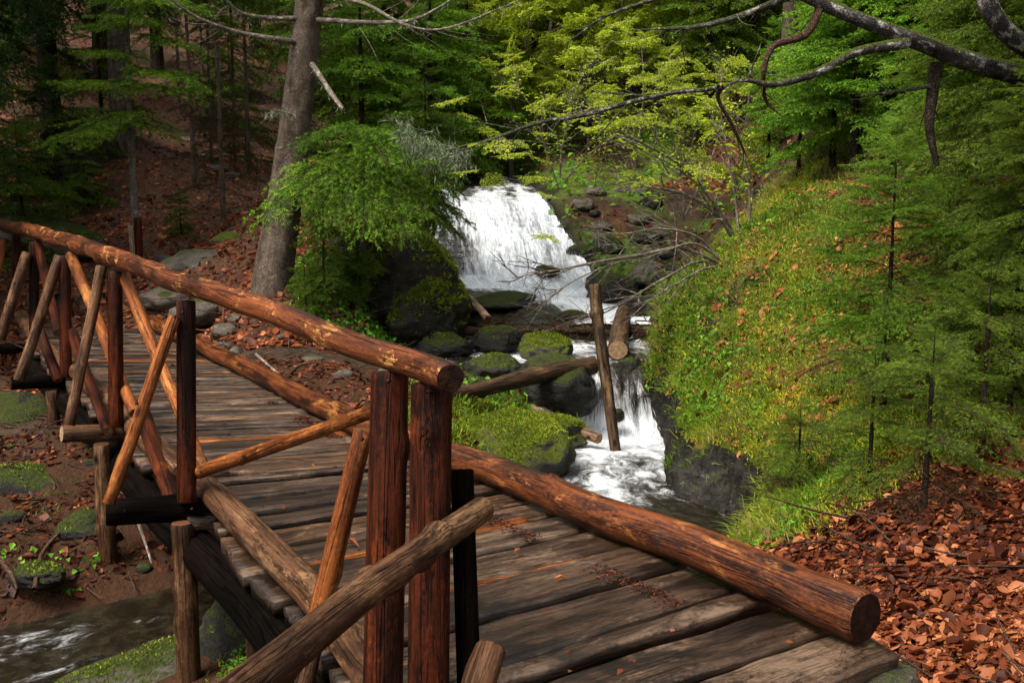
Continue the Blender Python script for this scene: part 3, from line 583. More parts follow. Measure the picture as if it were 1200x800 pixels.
def bould(px, py, Z, size, mat, label, seed, cat='boulder', sink=.25, **k):
    p = P(px, py, Z); V, F = rockV(size, seed=seed, rz=k.get('rz', seed*1.3), **{q: w for q, w in k.items() if q != 'rz'}); SOFT.append((V+p, F, mat)); return rock('boulder', p, size, ROCK[mat], label, None, cat, seed=seed, rz=k.pop('rz', seed*1.3), **k)
bould(580,397,11.6, (.30,.32,.17), 'wet', 'dark wet boulder with mossy top, upper left of the pool boulders', 1)
bould(637,409,11.3, (.36,.30,.19), 'mossy', 'round moss capped boulder in the middle of the upper stream', 2)
bould(578,432,10.6, (.34,.3,.17), 'wet', 'low black wet boulder behind the handrail end', 3)
bould(655,452,10.4, (.46,.5,.34), 'wet', 'large dark boulder carrying the end of the thick brown log', 4, rz=.3)
bould(520,405,11.5, (.32,.35,.15), 'wet', 'flat dark boulder at the foot of the spruce covered crag', 5)
bould(545,448,10.4, (.28,.3,.14), 'wet', 'small wet boulder half behind the end of the handrail', 6)
bould(602,528,8.75, (.58,.62,.34), 'mossy', 'big mossy boulder between the bridge kerb and the white pool', 7, rz=.4)
bould(655,505,9.6, (.26,.3,.16), 'mossy', 'small mossy boulder beside the pale stripped log', 8)
bould(738,440,10.9, (.16,.25,.22), 'wet', 'narrow dark boulder under the upright jammed log', 9)
bould(690,392,12.9, (.3,.25,.10), 'wet', 'low wet boulder among driftwood right of the stream', 10)
bould(500,455,9.6, (.3,.4,.12), 'mossy', 'flat mossy boulder hidden behind the two near posts', 12)
SL = np.array([-1.85, 4.98, -1.0]); V, F = rockV((.85, .34, .26), 6, 13, .6, 12, rz=.75); SOFT.append((V+SL, F, 'slab')); tag(mk('boulder', V+SL, [F], ROCK['slab'], origin=SL), 'broad pale mossy slab below the bridge beside the running water', 'boulder')
bould(285,745,5.5, (.36,.3,.22), 'wet', 'dark boulder between the two bridge legs', 14)
bould(100,620,7.0, (.22,.2,.12), 'wet', 'dark wet stone on the mud behind the support leg', 18)
bould(45,672,6.3, (.2,.16,.08), 'wet', 'low dark wet stone at the water edge below the bridge', 19)
bould(22,590,7.6, (.5,.45,.26), 'wet', 'mossy boulder on the bank at the left edge, under the bridge beams', 15)
bould(10,560,8.2, (.35,.4,.3), 'wet', 'dark boulder behind the mossy boulder at the left edge', 16)
bould(20,500,9.4, (.5,.5,.35), 'wet', 'dark block under the far span of the bridge', 17)
for i, (px, py, Z, sz, lb) in enumerate([(232,312,13.6,(.55,.4,.24),'flat grey rock beside the path behind the handrail'), (205,348,12.6,(.42,.35,.2),'grey rock under the handrail beside the far kerb log'),
   (225,368,11.6,(.36,.3,.17),'low grey rock next to the far kerb log'), (258,408,10.2,(.12,.1,.07),'small pale stone on the dirt bank beside the kerb'), (265,388,10.8,(.15,.12,.09),'fist sized grey stone on the dirt bank'),
   (192,190,20,(.35,.3,.2),'small rounded stone on the dark slope left of the path'), (153,198,18,(.13,.1,.25),'upright bluish stone beside the thin birch trunk'), (215,205,19,(.45,.3,.12),'stone step on the forest path, upper one'),
   (205,225,17.6,(.4,.3,.11),'stone step on the forest path, lower one'), (165,225,17,(.25,.2,.09),'flat stone at the left side of the path'), (272,283,14.2,(.3,.28,.16),'moss topped stone on the bank left of the big trunk')]):
    rock('rock', P(px, py, Z), sz, ROCK['dry' if i != 10 else 'mossy'], lb, None, 'rock', seed=30+i, sub=4, rz=i*.9)
rock('boulder', P(92,190,17.5), (.75,.8,.75), ROCK['crag'], 'large dark boulder on the slope under the lit spruce', None, 'boulder', seed=50, rz=.4)
rock('boulder', P(60,275,15.2), (1.0,.7,.22), ROCK['slab'], 'flat moss topped boulder just above the handrail at the far left', None, 'boulder', seed=51, tilt=(.1,.25))
rock('boulder', P(1030,800,3.5), (.16,.12,.06), ROCK['slab'], 'flat grey stone in the leaves at the near end of the bridge', None, 'rock', seed=53, rz=.5)
rock('rock', P(1160,735,4.05), (.07,.05,.03), ROCK['dry'], 'small dark stone lying in the red leaf litter', None, 'rock', seed=54, sub=3)
rock('rock', P(1085,705,4.35), (.05,.04,.025), ROCK['dry'], 'tiny stone in the leaves right of the kerb log end', None, 'rock', seed=55, sub=3)
for i, (px, py, Z, sz, lb) in enumerate([(640,318,15.35,(.2,.2,.1),'dark rock at the right side of the waterfall face'),
   (590,352,14.45,(.7,.45,.12),'broad smooth wet rock apron under the foot of the waterfall'), (545,358,14.0,(.35,.35,.12),'wet rock at the left foot of the waterfall'), (668,372,13.7,(.25,.2,.1),'wet rock splitting the run below the waterfall'), (722,486,10.15,(.08,.1,.07),'small rock in the foam at the foot of the small cascade')]):
    rock('rock', P(px, py, Z), sz, ROCK['wet'], lb, None, 'rock', seed=210+i, sub=4, rz=i*1.1, cuts=11)
for i in range(22):
    a_ = rng.random(); xx, yy = -1.9-2.6*a_+rng.normal()*.15, 5.72-1.1*a_+rng.normal()*.22
    rock('rock', np.r_[xx, yy, max(h1(xx, yy), -1.05)], (rng.uniform(.05, .14), rng.uniform(.05, .12), rng.uniform(.04, .08)), ROCK['wet'], 'small wet stone in the shallow run below the bridge', 'stones in the shallow run below the bridge', 'rock', seed=240+i, sub=3, rz=i*1.3)
for i in range(16):
    yy = rng.uniform(14.5, 25); xx = np.interp(yy, [12, 15, 18, 22, 26], [-4.8, -4.9, -5.2, -6.4, -7.6])+rng.uniform(-.9, .9)
    rock('rock', np.r_[xx, yy, h1(xx, yy)], (rng.uniform(.12, .32), rng.uniform(.1, .25), rng.uniform(.05, .11)), ROCK['dry'], 'flat brown stone bedded in the rising forest path', 'stones bedded in the forest path', 'rock', seed=140+i, sub=3, rz=i*1.7)
for i in range(14):
    xx, yy = [(-1.9, 9.6), (-2.3, 10.3), (-1.5, 9.0), (-2.7, 9.9), (-1.2, 9.5), (-3.0, 11.0), (-2.0, 11.2), (-3.9, 7.2), (-3.4, 6.7), (-2.7, 6.6), (-4.6, 7.6), (-3.2, 7.6), (-3.9, 6.3), (-2.4, 6.4)][i]
    rock('rock', np.r_[xx, yy, h1(xx, yy)], (rng.uniform(.05, .13), rng.uniform(.05, .12), rng.uniform(.03, .07)), ROCK['dry' if i < 7 else 'wet'], 'small grey stone on the dirt bank behind the kerb log' if i < 7 else 'small wet stone on the mud under the bridge', 'stones on the dirt bank' if i < 7 else 'stones on the mud under the bridge', 'rock', seed=170+i, sub=3, rz=i*1.1)
for i in range(34):
    q_ = P(rng.uniform(612, 790), 0, 1); xx = rng.uniform(.25, 2.6); yy = rng.uniform(13.2, 18.4); xx = max(xx, float(np.interp(yy, [13, 15, 16, 17.4, 18.6], [1.9, 1.35, 1.0, .55, .3]))+rng.uniform(0, .9)); sz = rng.uniform(.10, .32)
    rock('rock', np.r_[xx, yy, h1(xx, yy)+.02], (sz, sz*.8, sz*.5), ROCK['wet' if i % 3 else 'dry'], 'jagged dark stone on the rocky right edge of the waterfall', 'stones along the right edge of the waterfall', 'rock', seed=300+i, sub=4, rz=i*1.9, cuts=10)
# the crag left of the waterfall and the undercut face of the right outcrop
V, F = rockV((1.05, 1.15, .98), 6, 61, .55, 9, rz=.5); c = P(452,352,12.9); SOFT.append((V+c, F, 'crag')); tag(mk('crag', V+c, [F], ROCK['crag'], origin=c), 'dark mossy rock crag left of the waterfall, overgrown with spruce', 'crag')
V, F = rockV((.55, .7, .5), 5, 62, .55, 9, rz=.2); c = P(497,372,12.2); SOFT.append((V+c, F, 'crag')); tag(mk('crag', V+c, [F], ROCK['crag'], origin=c), 'bulging dark lower rock of the crag at the water edge', 'crag')
V, F = rockV((.36, 1.15, .50), 6, 63, .75, 16, rz=-.06); c = np.array([1.66, 8.25, -.74]); tag(mk('boulder', V+c, [F], ROCK['face'], origin=c), 'dark undercut rock face of the mossy outcrop above the pool', 'boulder'); SOFT.append((V+c, F, 'face'))
V, F = rockV((.24, .5, .50), 5, 64, .75, 14, rz=.2); c = P(800,500,9.5)+np.array([.12,0,.0]); tag(mk('boulder', V+c, [F], ROCK['face'], origin=c), 'narrow dark rock face of the outcrop beside the small cascade', 'boulder'); SOFT.append((V+c, F, 'face'))
for i, (px, py, Z, sz, lb) in enumerate([(690,300,16.2,(.5,.4,.25),'wet black ledge right of the waterfall, middle one'), (668,268,17.2,(.4,.4,.2),'dark ledge beside the upper right edge of the waterfall'),
   (715,338,14.9,(.45,.4,.25),'dark ledge behind the leaning stake'), (745,362,14.0,(.3,.3,.2),'dark rock in shade behind the upright jammed log'), (640,240,18.6,(.5,.4,.2),'rock at the top right lip of the waterfall')]):
    rock('ledge', P(px, py, Z), sz, ROCK['wet'], lb, None, 'rock', seed=70+i, rz=i*.8, cuts=10)
# ------------------------------------------------------------------ foliage: boughs of needles or leaves
def segs_bough(L, g, nside, ang=58, sub=True, droop=.18, ratio=.5, lift=.0, hang=.12, jit=.25):
    """axis and twigs of one bough along +X; returns segments (a, b, level)"""
    ax = lambda t: np.array([L*t, 0, lift*L*t-droop*L*t*t+.06*L*t**4])
    out = []; ts = np.linspace(0, 1, 9)
    for a, b in zip(ts[:-1], ts[1:]): out.append((ax(a), ax(b), 0))
    for i in range(nside):
        t = .10+.88*(i+g.uniform(.1, .9))/nside; p = ax(t)
        for sgn in (-1, 1):
            if g.random() < .08: continue
            l = L*ratio*(.25+.75*(1-t))*min(1, .35+t*2.2)*g.uniform(1-jit, 1+jit)
            an = math.radians(ang*g.uniform(.75, 1.15)); d = np.array([math.cos(an), sgn*math.sin(an), g.uniform(-.3, .12)]); d /= np.linalg.norm(d)
            m = p+d*l*.55+np.array([0, 0, -hang*l*.2]); e = p+d*l+np.array([l*.08, 0, -hang*l])
            out += [(p, m, 1), (m, e, 1)]
            if sub:
                ns = max(1, int(l/.06))
                for k in range(ns):
                    u = (k+g.uniform(.2, .8))/ns; q = p+(m-p)*min(1, u/.55) if u < .55 else m+(e-m)*(u-.55)/.45
                    for s2 in ((-1, 1) if g.random() < .75 else (g.choice([-1, 1]),)):
                        l2 = l*.42*(1.05-u)*g.uniform(.6, 1.2)+.012
                        a2 = math.atan2(d[1], d[0])+s2*math.radians(g.uniform(35, 55)); d2 = np.array([math.cos(a2), math.sin(a2), d[2]+g.uniform(-.35, .05)])
                        out.append((q, q+d2*l2, 2))
    return out
def needles(sg, g, per_m, nl, nw, tipc=.5):
    A = np.array([s[0] for s in sg]); B = np.array([s[1] for s in sg]); lv = np.array([s[2] for s in sg]); D = B-A; Ls = np.linalg.norm(D, axis=1)
    n = np.maximum(1, (Ls*per_m*np.where(lv == 0, .35, 1)).astype(int)); i = np.repeat(np.arange(len(sg)), n); u = g.random(len(i))
    p = A[i]+D[i]*u[:, None]; dn = D[i]/(Ls[i, None]+1e-9); r = g.normal(size=(len(i), 3)); r[:, 2] *= .55; r -= dn*(r*dn).sum(1)[:, None]; r /= np.linalg.norm(r, axis=1)[:, None]+1e-9
    nd = dn*g.uniform(.4, 1.0, (len(i), 1))+r*.85; nd /= np.linalg.norm(nd, axis=1)[:, None]
    w = np.cross(nd, g.normal(size=(len(i), 3))*.5+np.array([0, 0, 1])); w /= np.linalg.norm(w, axis=1)[:, None]+1e-9
    l = nl*g.uniform(.7, 1.2, (len(i), 1)); V = np.stack([p-w*nw*.5, p+w*nw*.5, p+nd*l], 1).reshape(-1, 3)
    tip = np.where(lv[i] == 2, .45+.55*u, np.where(lv[i] == 1, .25+.4*u, .1)); v = np.clip(tip**1.4*tipc*1.75+g.normal(size=len(i))*.13, 0, 1)
    return V, np.arange(len(V)).reshape(-1, 3), np.repeat(v, 3)
def leaves(sg, g, per_m, ll, lw, flat=.7, lv_min=1, vm=.55):
    sg = [s for s in sg if s[2] >= lv_min]
    A = np.array([s[0] for s in sg]); B = np.array([s[1] for s in sg]); D = B-A; Ls = np.linalg.norm(D, axis=1)
    n = np.maximum(1, (Ls*per_m+g.random(len(Ls))).astype(int)); i = np.repeat(np.arange(len(sg)), n); u = g.random(len(i))
    p = A[i]+D[i]*u[:, None]; d = D[i]/(Ls[i, None]+1e-9)+g.normal(size=(len(i), 3))*np.array([.7, .7, .3]); d /= np.linalg.norm(d, axis=1)[:, None]
    return leaf_quads(p, d, g, ll, lw, flat, vm)
def leaf_quads(p, d, g, ll, lw, flat=.7, vm=.55, vs=.22, curl=.25):
    n = len(p); up = g.normal(size=(n, 3))*(1-flat)+np.array([0, 0, 1]); s = np.cross(d, up); s /= np.linalg.norm(s, axis=1)[:, None]+1e-9; nn = np.cross(s, d)
    l = ll*g.uniform(.6, 1.25, (n, 1)); w = lw*l/ll
    V = np.stack([p, p+d*l*.5+s*w*.5+nn*w*curl, p+d*l+nn*l*g.uniform(-.25, .1, (n, 1)), p+d*l*.5-s*w*.5+nn*w*curl], 1).reshape(-1, 3)
    k = np.arange(n)*4; F = np.concatenate([np.stack([k, k+1, k+2], 1), np.stack([k, k+2, k+3], 1)])
    return V, F, np.repeat(np.clip(vm+vs*g.normal(size=n), 0, 1), 4)
def leaf6(p, d, N, g, ll, lw, vm, vs, curl):
    n = len(p); up = N+g.normal(size=(n, 3))*.38; s = np.cross(d, up); s /= np.linalg.norm(s, axis=1)[:, None]+1e-9; nn = np.cross(s, d); l = ll*np.exp(g.normal(size=(n, 1))*.38); w = lw*l/ll*g.uniform(.7, 1.2, (n, 1)); c = curl*g.normal(size=(n, 1))*l; b = curl*g.normal(size=(n, 1))*w
    V = np.stack([p, p+d*l*.28+s*w*.42+nn*(b+c*.3), p+d*l*.66+s*w*.46+nn*(b+c*.6), p+d*l+nn*c, p+d*l*.66-s*w*.46+nn*(b*.6+c*.6), p+d*l*.28-s*w*.42+nn*(b*.6+c*.3), p+d*l*.5], 1).reshape(-1, 3)
    k = np.arange(n)*7; F = np.concatenate([np.stack([k+a, k+b_, k+6], 1) for a, b_ in ((0, 1), (1, 2), (2, 3), (3, 4), (4, 5), (5, 0))]); return V, F, np.repeat(np.clip(vm+vs*g.normal(size=n), 0, 1), 7)
def twigs(sg, r0, L, lv_max=2):
    V = []; F = []
    for a, b, lv in sg:
        if lv > lv_max: continue
        r = r0*(1, .45, .28)[lv]*(1-.6*min(1, np.linalg.norm(a)/L) if lv == 0 else 1); d = b-a; w = np.cross(d, [0, 0, 1.]); w /= np.linalg.norm(w)+1e-9; h = np.cross(w, d); h /= np.linalg.norm(h)+1e-9
        k = len(V)*1; q = [a+w*r, a-w*r*.5+h*r*.8, a-w*r*.5-h*r*.8, b+w*r*.8, b-w*r*.4+h*r*.64, b-w*r*.4-h*r*.64]; V += q
        F += [(k, k+1, k+4), (k, k+4, k+3), (k+1, k+2, k+5), (k+1, k+5, k+4), (k+2, k, k+3), (k+2, k+3, k+5)]
    return np.array(V), np.array(F)
def make_template(kind, seed, **o):
    g = np.random.default_rng(seed); L = 1.0
    if kind in ('hi', 'mid', 'lo') and 'droop' not in o: o = dict(o, droop=g.uniform(.05, .38), hang=g.uniform(.05, .35))
    if kind == 'hi':    # individual needles
        sg = segs_bough(L, g, o.get('ns', 13), **{k: v for k, v in o.items() if k in ('droop', 'hang', 'ang', 'ratio', 'lift')}); V, F, v = needles(sg, g, o.get('per', 330), .024, .0042, o.get('tip', .6))
        tv, tf = twigs(sg, .006, L)
    elif kind == 'mid':
        sg = segs_bough(L, g, 11, **o); V, F, v = needles(sg, g, 95, .042, .013); tv, tf = twigs(sg, .006, L, 1)
    elif kind == 'lo':
        sg = segs_bough(L, g, 8, sub=False, **o); V, F, v = needles(sg, g, 60, .10, .030); tv, tf = twigs(sg, .010, L, 0)
    elif kind == 'leaf':
        sg = segs_bough(L, g, 9, ang=50, droop=.05, hang=.05, jit=.5, lift=.1); V, F, v = leaves(sg, g, 30, .060, .038, .6); tv, tf = twigs(sg, .009, L, 2)
    elif kind == 'leafhi':
        sg = segs_bough(L, g, 10, ang=50, droop=.05, hang=.08, jit=.5); V, F, v = leaves(sg, g, 24, .045, .028, .7); tv, tf = twigs(sg, .008, L, 2)
    elif kind == 'dry':
        sg = segs_bough(L, g, 9, droop=.25, hang=.3, jit=.5); V, F, v = needles(sg, g, 14, .02, .005); tv, tf = twigs(sg, .009, L, 2)
    n = len(V); return np.concatenate([V, tv]), np.concatenate([F, tf+n]), np.concatenate([v, np.full(len(tv), .2)]), np.concatenate([np.zeros(len(F), int), np.ones(len(tf), int)])
TPL = {}
def tpl(kind, i, **o):
    k = (kind, i, tuple(sorted(o.items())))
    if k not in TPL: TPL[k] = make_template(kind, 1000+i*7+len(kind), **o)
    return TPL[k]
def put_bough(bag, kind, p, az, pitch, roll, L, wid=1.0, dv=0, nv=6, **o):
    V, F, v, m = tpl(kind, rng.integers(nv), **o); V = V*np.array([L, L*wid, L])
    R = np.array(Matrix.Rotation(az, 3, 'Z')@Matrix.Rotation(-pitch, 3, 'Y')@Matrix.Rotation(roll, 3, 'X'))
    X = V@R.T+p; bag.add(X, F, m, v=np.clip(v+dv, 0, 1), lp=X)
def bough_to(bag, kind, a, b, roll=0, wid=1.0, dv=0, **o):
    d = np.asarray(b)-np.asarray(a); L = np.linalg.norm(d); put_bough(bag, kind, np.asarray(a), math.atan2(d[1], d[0]), math.asin(np.clip(d[2]/L, -1, 1))+.08, roll, L, wid, dv, **o)
def conifer(name, base_, Ht, r0, nb, Rmax, kind, leaf, bark, label, group=None, zlow=.1, zdead=0, lean=(0, 0), droop0=-.25, topang=.55, wid=1.0, shape=.8, sparse=0, cat='tree', **o):
    root = empty(name, base_, label, cat, group); lean = np.array([*lean, 0.])
    ax = lambda z: np.array([0, 0, z])+lean*z+np.array([math.sin(z*.7+r0*90), math.cos(z*.6+r0*50), 0])*.012*z*min(1, 4/Ht)
    tb = Bag(); tube(tb, [np.array([0, 0, -.3])]+[ax(z) for z in np.linspace(0, Ht, 7)], np.r_[r0*1.35, r0*1.15, r0*np.linspace(.9, .06, 6)], 12, 60, .08, knots=10); tb.build('trunk', BARK[bark], root)
    b = Bag(); z = np.sort(Ht*(zlow+(1-zlow)*rng.random(nb)**.85))
    for i, zz in enumerate(z):
        q = (zz/Ht-zlow)/(1-zlow); L = Rmax*((1-q)**shape)*min(1, .55+q*3)*rng.uniform(.65, 1.12)+.12
        if rng.random() < sparse: continue
        put_bough(b, kind, ax(zz), i*2.4+rng.uniform(-.5, .5), droop0+(topang-droop0)*q**2+rng.normal()*.17, rng.normal()*.25, L, wid, rng.uniform(-.12, .12), **o)
    for i in range(zdead):
        zz = Ht*rng.uniform(.04, zlow); put_bough(b, 'dry', ax(zz), rng.uniform(0, 6.3), rng.uniform(-.3, .1), 0, Rmax*rng.uniform(.3, .8), .7)
    b.build('crown', [LEAF[leaf], BARK['dry']], root); return root
def broadleaf(name, base_, Ht, r0, nl, R, label, group=None, kind='leaf', leaf='beech', bark='pale', cat='tree', sp=1.0):
    root = empty(name, base_, label, cat, group); tb = Bag(); ax = lambda z: np.array([.10*z*math.sin(z*.5+r0*77), .05*z*math.cos(z*.8), z])
    tube(tb, [np.array([0, 0, -.3])]+[ax(z) for z in np.linspace(0, Ht, 7)], r0*np.linspace(1.2, .15, 8), 9, 50, .07); b = Bag(); lb = Bag()
    for i in range(nl):
        z = Ht*(.18+.8*(i+rng.random())/nl); az = i*2.4+rng.uniform(-.6, .6); L = R*(.45+.55*math.sin(math.pi*min(1, .2+.8*z/Ht)))*rng.uniform(.6, 1.1); a = ax(z)
        d = np.array([math.cos(az), math.sin(az), .35]); m = a+d*L*.5+np.array([0, 0, .05*L]); e = a+d*L+np.array([0, 0, -.12*L]); tube(lb, [a, m, e], r0*np.array([.3, .18, .06]), 5, 10, .05)
        for k in range(int(5*sp)+1):
            u = rng.uniform(.25, 1); q = a+(m-a)*min(1, u*2) if u < .5 else m+(e-m)*(u*2-1)
            put_bough(b, kind, q, az+rng.uniform(-1.5, 1.5), rng.normal()*.35+.1, rng.normal()*.55, L*rng.uniform(.3, .62), 1, rng.uniform(-.15, .15))
    tb.build('trunk', BARK[bark], root); lb.build('branches', BARK[bark], root); b.build('crown', [LEAF[leaf], BARK['twig']], root); return root
def at(px, py, Z): p = P(px, py, Z); p[2] = h1(p[0], p[1]); return p
def atx(px, Z):                          # foot of something seen in column px at depth Z
    x = (px-600)/1200*Z; y = Z/CP; 
    for _ in range(4): z = h1(x, y); y = (Z+(z-CZ)*SP)/CP
    return np.array([x, y, h1(x, y)])
# ---- the big spruce by the bridge
b0 = atx(322, 11.4); b0[2] -= .05
big = empty('big_spruce', b0, 'big grey barked spruce trunk leaning slightly at the left bank of the waterfall', 'tree')
ax0 = [P(318,345,11.45)-b0, P(330,262,11.5)-b0, P(342,180,11.5)-b0, P(353,90,11.5)-b0, P(363,0,11.5)-b0, P(372,-100,11.5)-b0, P(384,-260,11.5)-b0, P(400,-560,11.6)-b0, P(410,-900,11.8)-b0]
tb = Bag(); tube(tb, [ax0[0]+np.array([0, 0, -.5])]+ax0, [.25, .20, .165, .150, .145, .14, .132, .125, .10, .03], 22, 170, .06, knots=40); tb.build('trunk', BARK['spruce'], big)
b = Bag()
for i in range(110):
    q = rng.random(); p = np.array([np.interp(q, [0, .35, 1], [ax0[5][k], ax0[7][k], ax0[8][k]]) for k in range(3)]); put_bough(b, 'lo', p+np.array([0, 0, .35]), i*2.4, -.25+.4*q, 0, (2.2-1.4*q)*rng.uniform(.6, 1.1), 1, 0)
b.build('crown', [LEAF['spruce'], BARK['dry']], big)
lb = Bag(); lich = Bag()
def dead(pts, r, n=6, m=0, ln=.35, rad=.004):
    C = tube(lb, [q-b0 for q in pts], r, 6, 26, .12, wob=.03)
    for _ in range(n):
        k = rng.integers(6, 25); d = C[min(k+1, 25)]-C[k-1]; d /= np.linalg.norm(d); d = d+rng.normal(size=3)*.7; d[2] -= .15; l = ln*rng.uniform(.3, 1.2)
        tube(lb, [C[k], C[k]+d*l*.5+rng.normal(size=3)*.03, C[k]+d*l], [rad, rad*.7, rad*.3], 4, 6, 0)
    j = rng.integers(3, 26, 130); p = C[j]+rng.normal(size=(130, 3))*.022; V, F, v = leaf_quads(p, np.c_[rng.normal(size=(130, 2))*.5, -rng.random(130)-.2], rng, .05, .006, .3, .5); lich.add(V, F, 0, v=v)
dead([P(350,50,11.4), P(320,45,11.2), P(275,36,11), P(235,22,10.7), P(195,-5,10.4)], [.035, .028, .022, .018, .01], 8)
dead([P(352,22,11.4), P(320,22,11.3), P(280,12,11.1), P(255,-10,10.9)], [.03, .025, .02, .012], 6)
dead([P(372,24,11.4), P(430,28,11.1), P(480,24,10.8), P(520,5,10.5), P(560,-20,10.3)], [.032, .026, .02, .015, .008], 9)
dead([P(372,-6,11.4), P(430,5,11), P(470,28,10.7), P(510,36,10.4), P(560,22,10.2), P(610,0,10)], [.028, .022, .017, .012, .01, .006], 12, ln=.5)
dead([P(366,76,11.3), P(378,92,11.1), P(390,110,10.9), P(402,128,10.7)], [.035, .03, .028, .02], 0)
dead([P(345,135,11.3), P(326,130,11.2), P(312,134,11.1)], [.012, .009, .006], 5, ln=.15)
lb.build('dead_branch', BARK['twig'], big); tag(lich.build('lichen', LEAF['lichen'], big), kind='stuff')
# the lit drooping boughs in front of and right of the trunk
b = Bag(); lw = Bag()
for a, e, r_, dv, leaf_ in [((400,172,11.6),(300,238,9.9),0,.1,0), ((420,165,11.5),(352,262,10.2),.1,.12,0), ((430,168,11.5),(420,268,10.0),0,.1,0), ((440,160,11.6),(492,262,10.2),-.1,.08,0), ((440,155,11.6),(535,205,10.4),.1,.0,0),
   ((410,150,11.7),(350,150,10.3),.2,-.05,0), ((420,150,11.7),(455,180,10.2),.1,.0,0), ((430,150,11.8),(510,175,10.3),0,-.05,0), ((425,180,11.4),(330,222,10.0),.2,.05,0), ((430,190,11.4),(385,250,10.0),-.1,.1,0), ((440,190,11.3),(460,268,10.1),.1,.06,0),
   ((450,140,11.8),(540,190,10.7),-.2,-.1,0), ((400,190,11.5),(318,250,10.6),0,.0,0),((450,185,11.3),(505,245,10.4),.2,.05,0)]:
    bough_to(b, 'hi', P(*a)-b0, P(*e)-b0, r_+rng.normal()*.2, rng.uniform(.75, 1.0), dv-.22+rng.normal()*.14, droop=.22, ratio=.44, hang=.35)
b.build('drooping_bough', [LEAF['bright'], BARK['dry']], big)
lich = Bag(); 
for _ in range(150):
    t_ = rng.random(); c = P(470+75*t_+rng.normal()*8, 158+35*t_+rng.normal()*10, 10.5); n = 14; p = c-b0+rng.normal(size=(n, 3))*.03; V, F, v = leaf_quads(p, np.c_[rng.normal(size=(n, 2))*.6, -rng.random(n)*1.2], rng, .07, .0045, .3, .55); lich.add(V, F, 0, v=v)
tag(lich.build('lichen', LEAF['lichen'], big), kind='stuff')
bl = Bag(); c = P(329,174,11.27)-b0; tv, tf = ico(2); bl.add(tv*np.array([.035, .012, .022])+c, tf, 0); bl.build('trail_mark', LEAF['lichen'], big)
# ------------------------------------------------------------------ the forest: prototypes, then copies of each tree and its parts
G_BACK = 'dark spruces closing off the forest behind the waterfall'; G_LEFT = 'spruces on the dark left slope'; G_BEECH = 'young pale green beeches on the far slope'
G_POLE = 'slender spruce poles beside the forest path'; G_RIGHT = 'young spruces on the right bank'; G_CREST = 'spruces above the mossy outcrop'
def place(proto, spots, group, cat='tree'):
    for i, (p, rz, s, lb) in enumerate(spots):
        if i == 0: proto.location = p; proto.rotation_euler = (0, 0, rz); proto.scale = s if isinstance(s, tuple) else (s, s, s); proto['label'] = lb; proto['group'] = group
        else: copy_thing(proto, p, rz, s, lb, group)
# tall background spruces, low detail
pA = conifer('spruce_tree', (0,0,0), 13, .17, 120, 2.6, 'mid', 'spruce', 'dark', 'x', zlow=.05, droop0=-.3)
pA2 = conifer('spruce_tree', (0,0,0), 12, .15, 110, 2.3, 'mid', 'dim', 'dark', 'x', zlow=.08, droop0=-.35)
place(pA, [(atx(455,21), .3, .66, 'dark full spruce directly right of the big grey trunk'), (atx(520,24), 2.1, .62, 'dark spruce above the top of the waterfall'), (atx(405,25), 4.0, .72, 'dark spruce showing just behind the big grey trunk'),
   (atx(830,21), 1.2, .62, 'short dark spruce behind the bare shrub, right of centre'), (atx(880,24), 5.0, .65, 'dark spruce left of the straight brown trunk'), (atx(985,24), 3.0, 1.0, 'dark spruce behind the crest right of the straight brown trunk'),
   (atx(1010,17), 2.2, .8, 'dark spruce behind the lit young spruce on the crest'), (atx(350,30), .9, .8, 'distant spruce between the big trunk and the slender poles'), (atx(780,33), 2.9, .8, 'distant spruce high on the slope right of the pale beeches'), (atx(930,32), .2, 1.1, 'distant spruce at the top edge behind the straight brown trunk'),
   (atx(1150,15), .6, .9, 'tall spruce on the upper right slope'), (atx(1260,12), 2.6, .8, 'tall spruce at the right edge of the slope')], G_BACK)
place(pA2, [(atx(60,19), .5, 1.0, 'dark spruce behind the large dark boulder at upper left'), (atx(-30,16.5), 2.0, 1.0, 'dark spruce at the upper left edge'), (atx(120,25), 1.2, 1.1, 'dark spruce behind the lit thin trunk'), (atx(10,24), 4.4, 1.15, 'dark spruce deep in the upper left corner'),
   (atx(185,30), 3.3, 1.0, 'dark spruce at the top of the forest path'), (atx(-120,13), 1.9, 1.0, 'tall dark spruce just outside the left edge'), (atx(-260,11), .9, 1.1, 'tall dark spruce far left of the bridge end'), (atx(300,34), 5.2, 1.1, 'spruce far up between the slender poles'), (atx(-60,21), 5.7, 1.1, 'dark spruce behind the left edge spruce')], G_LEFT)
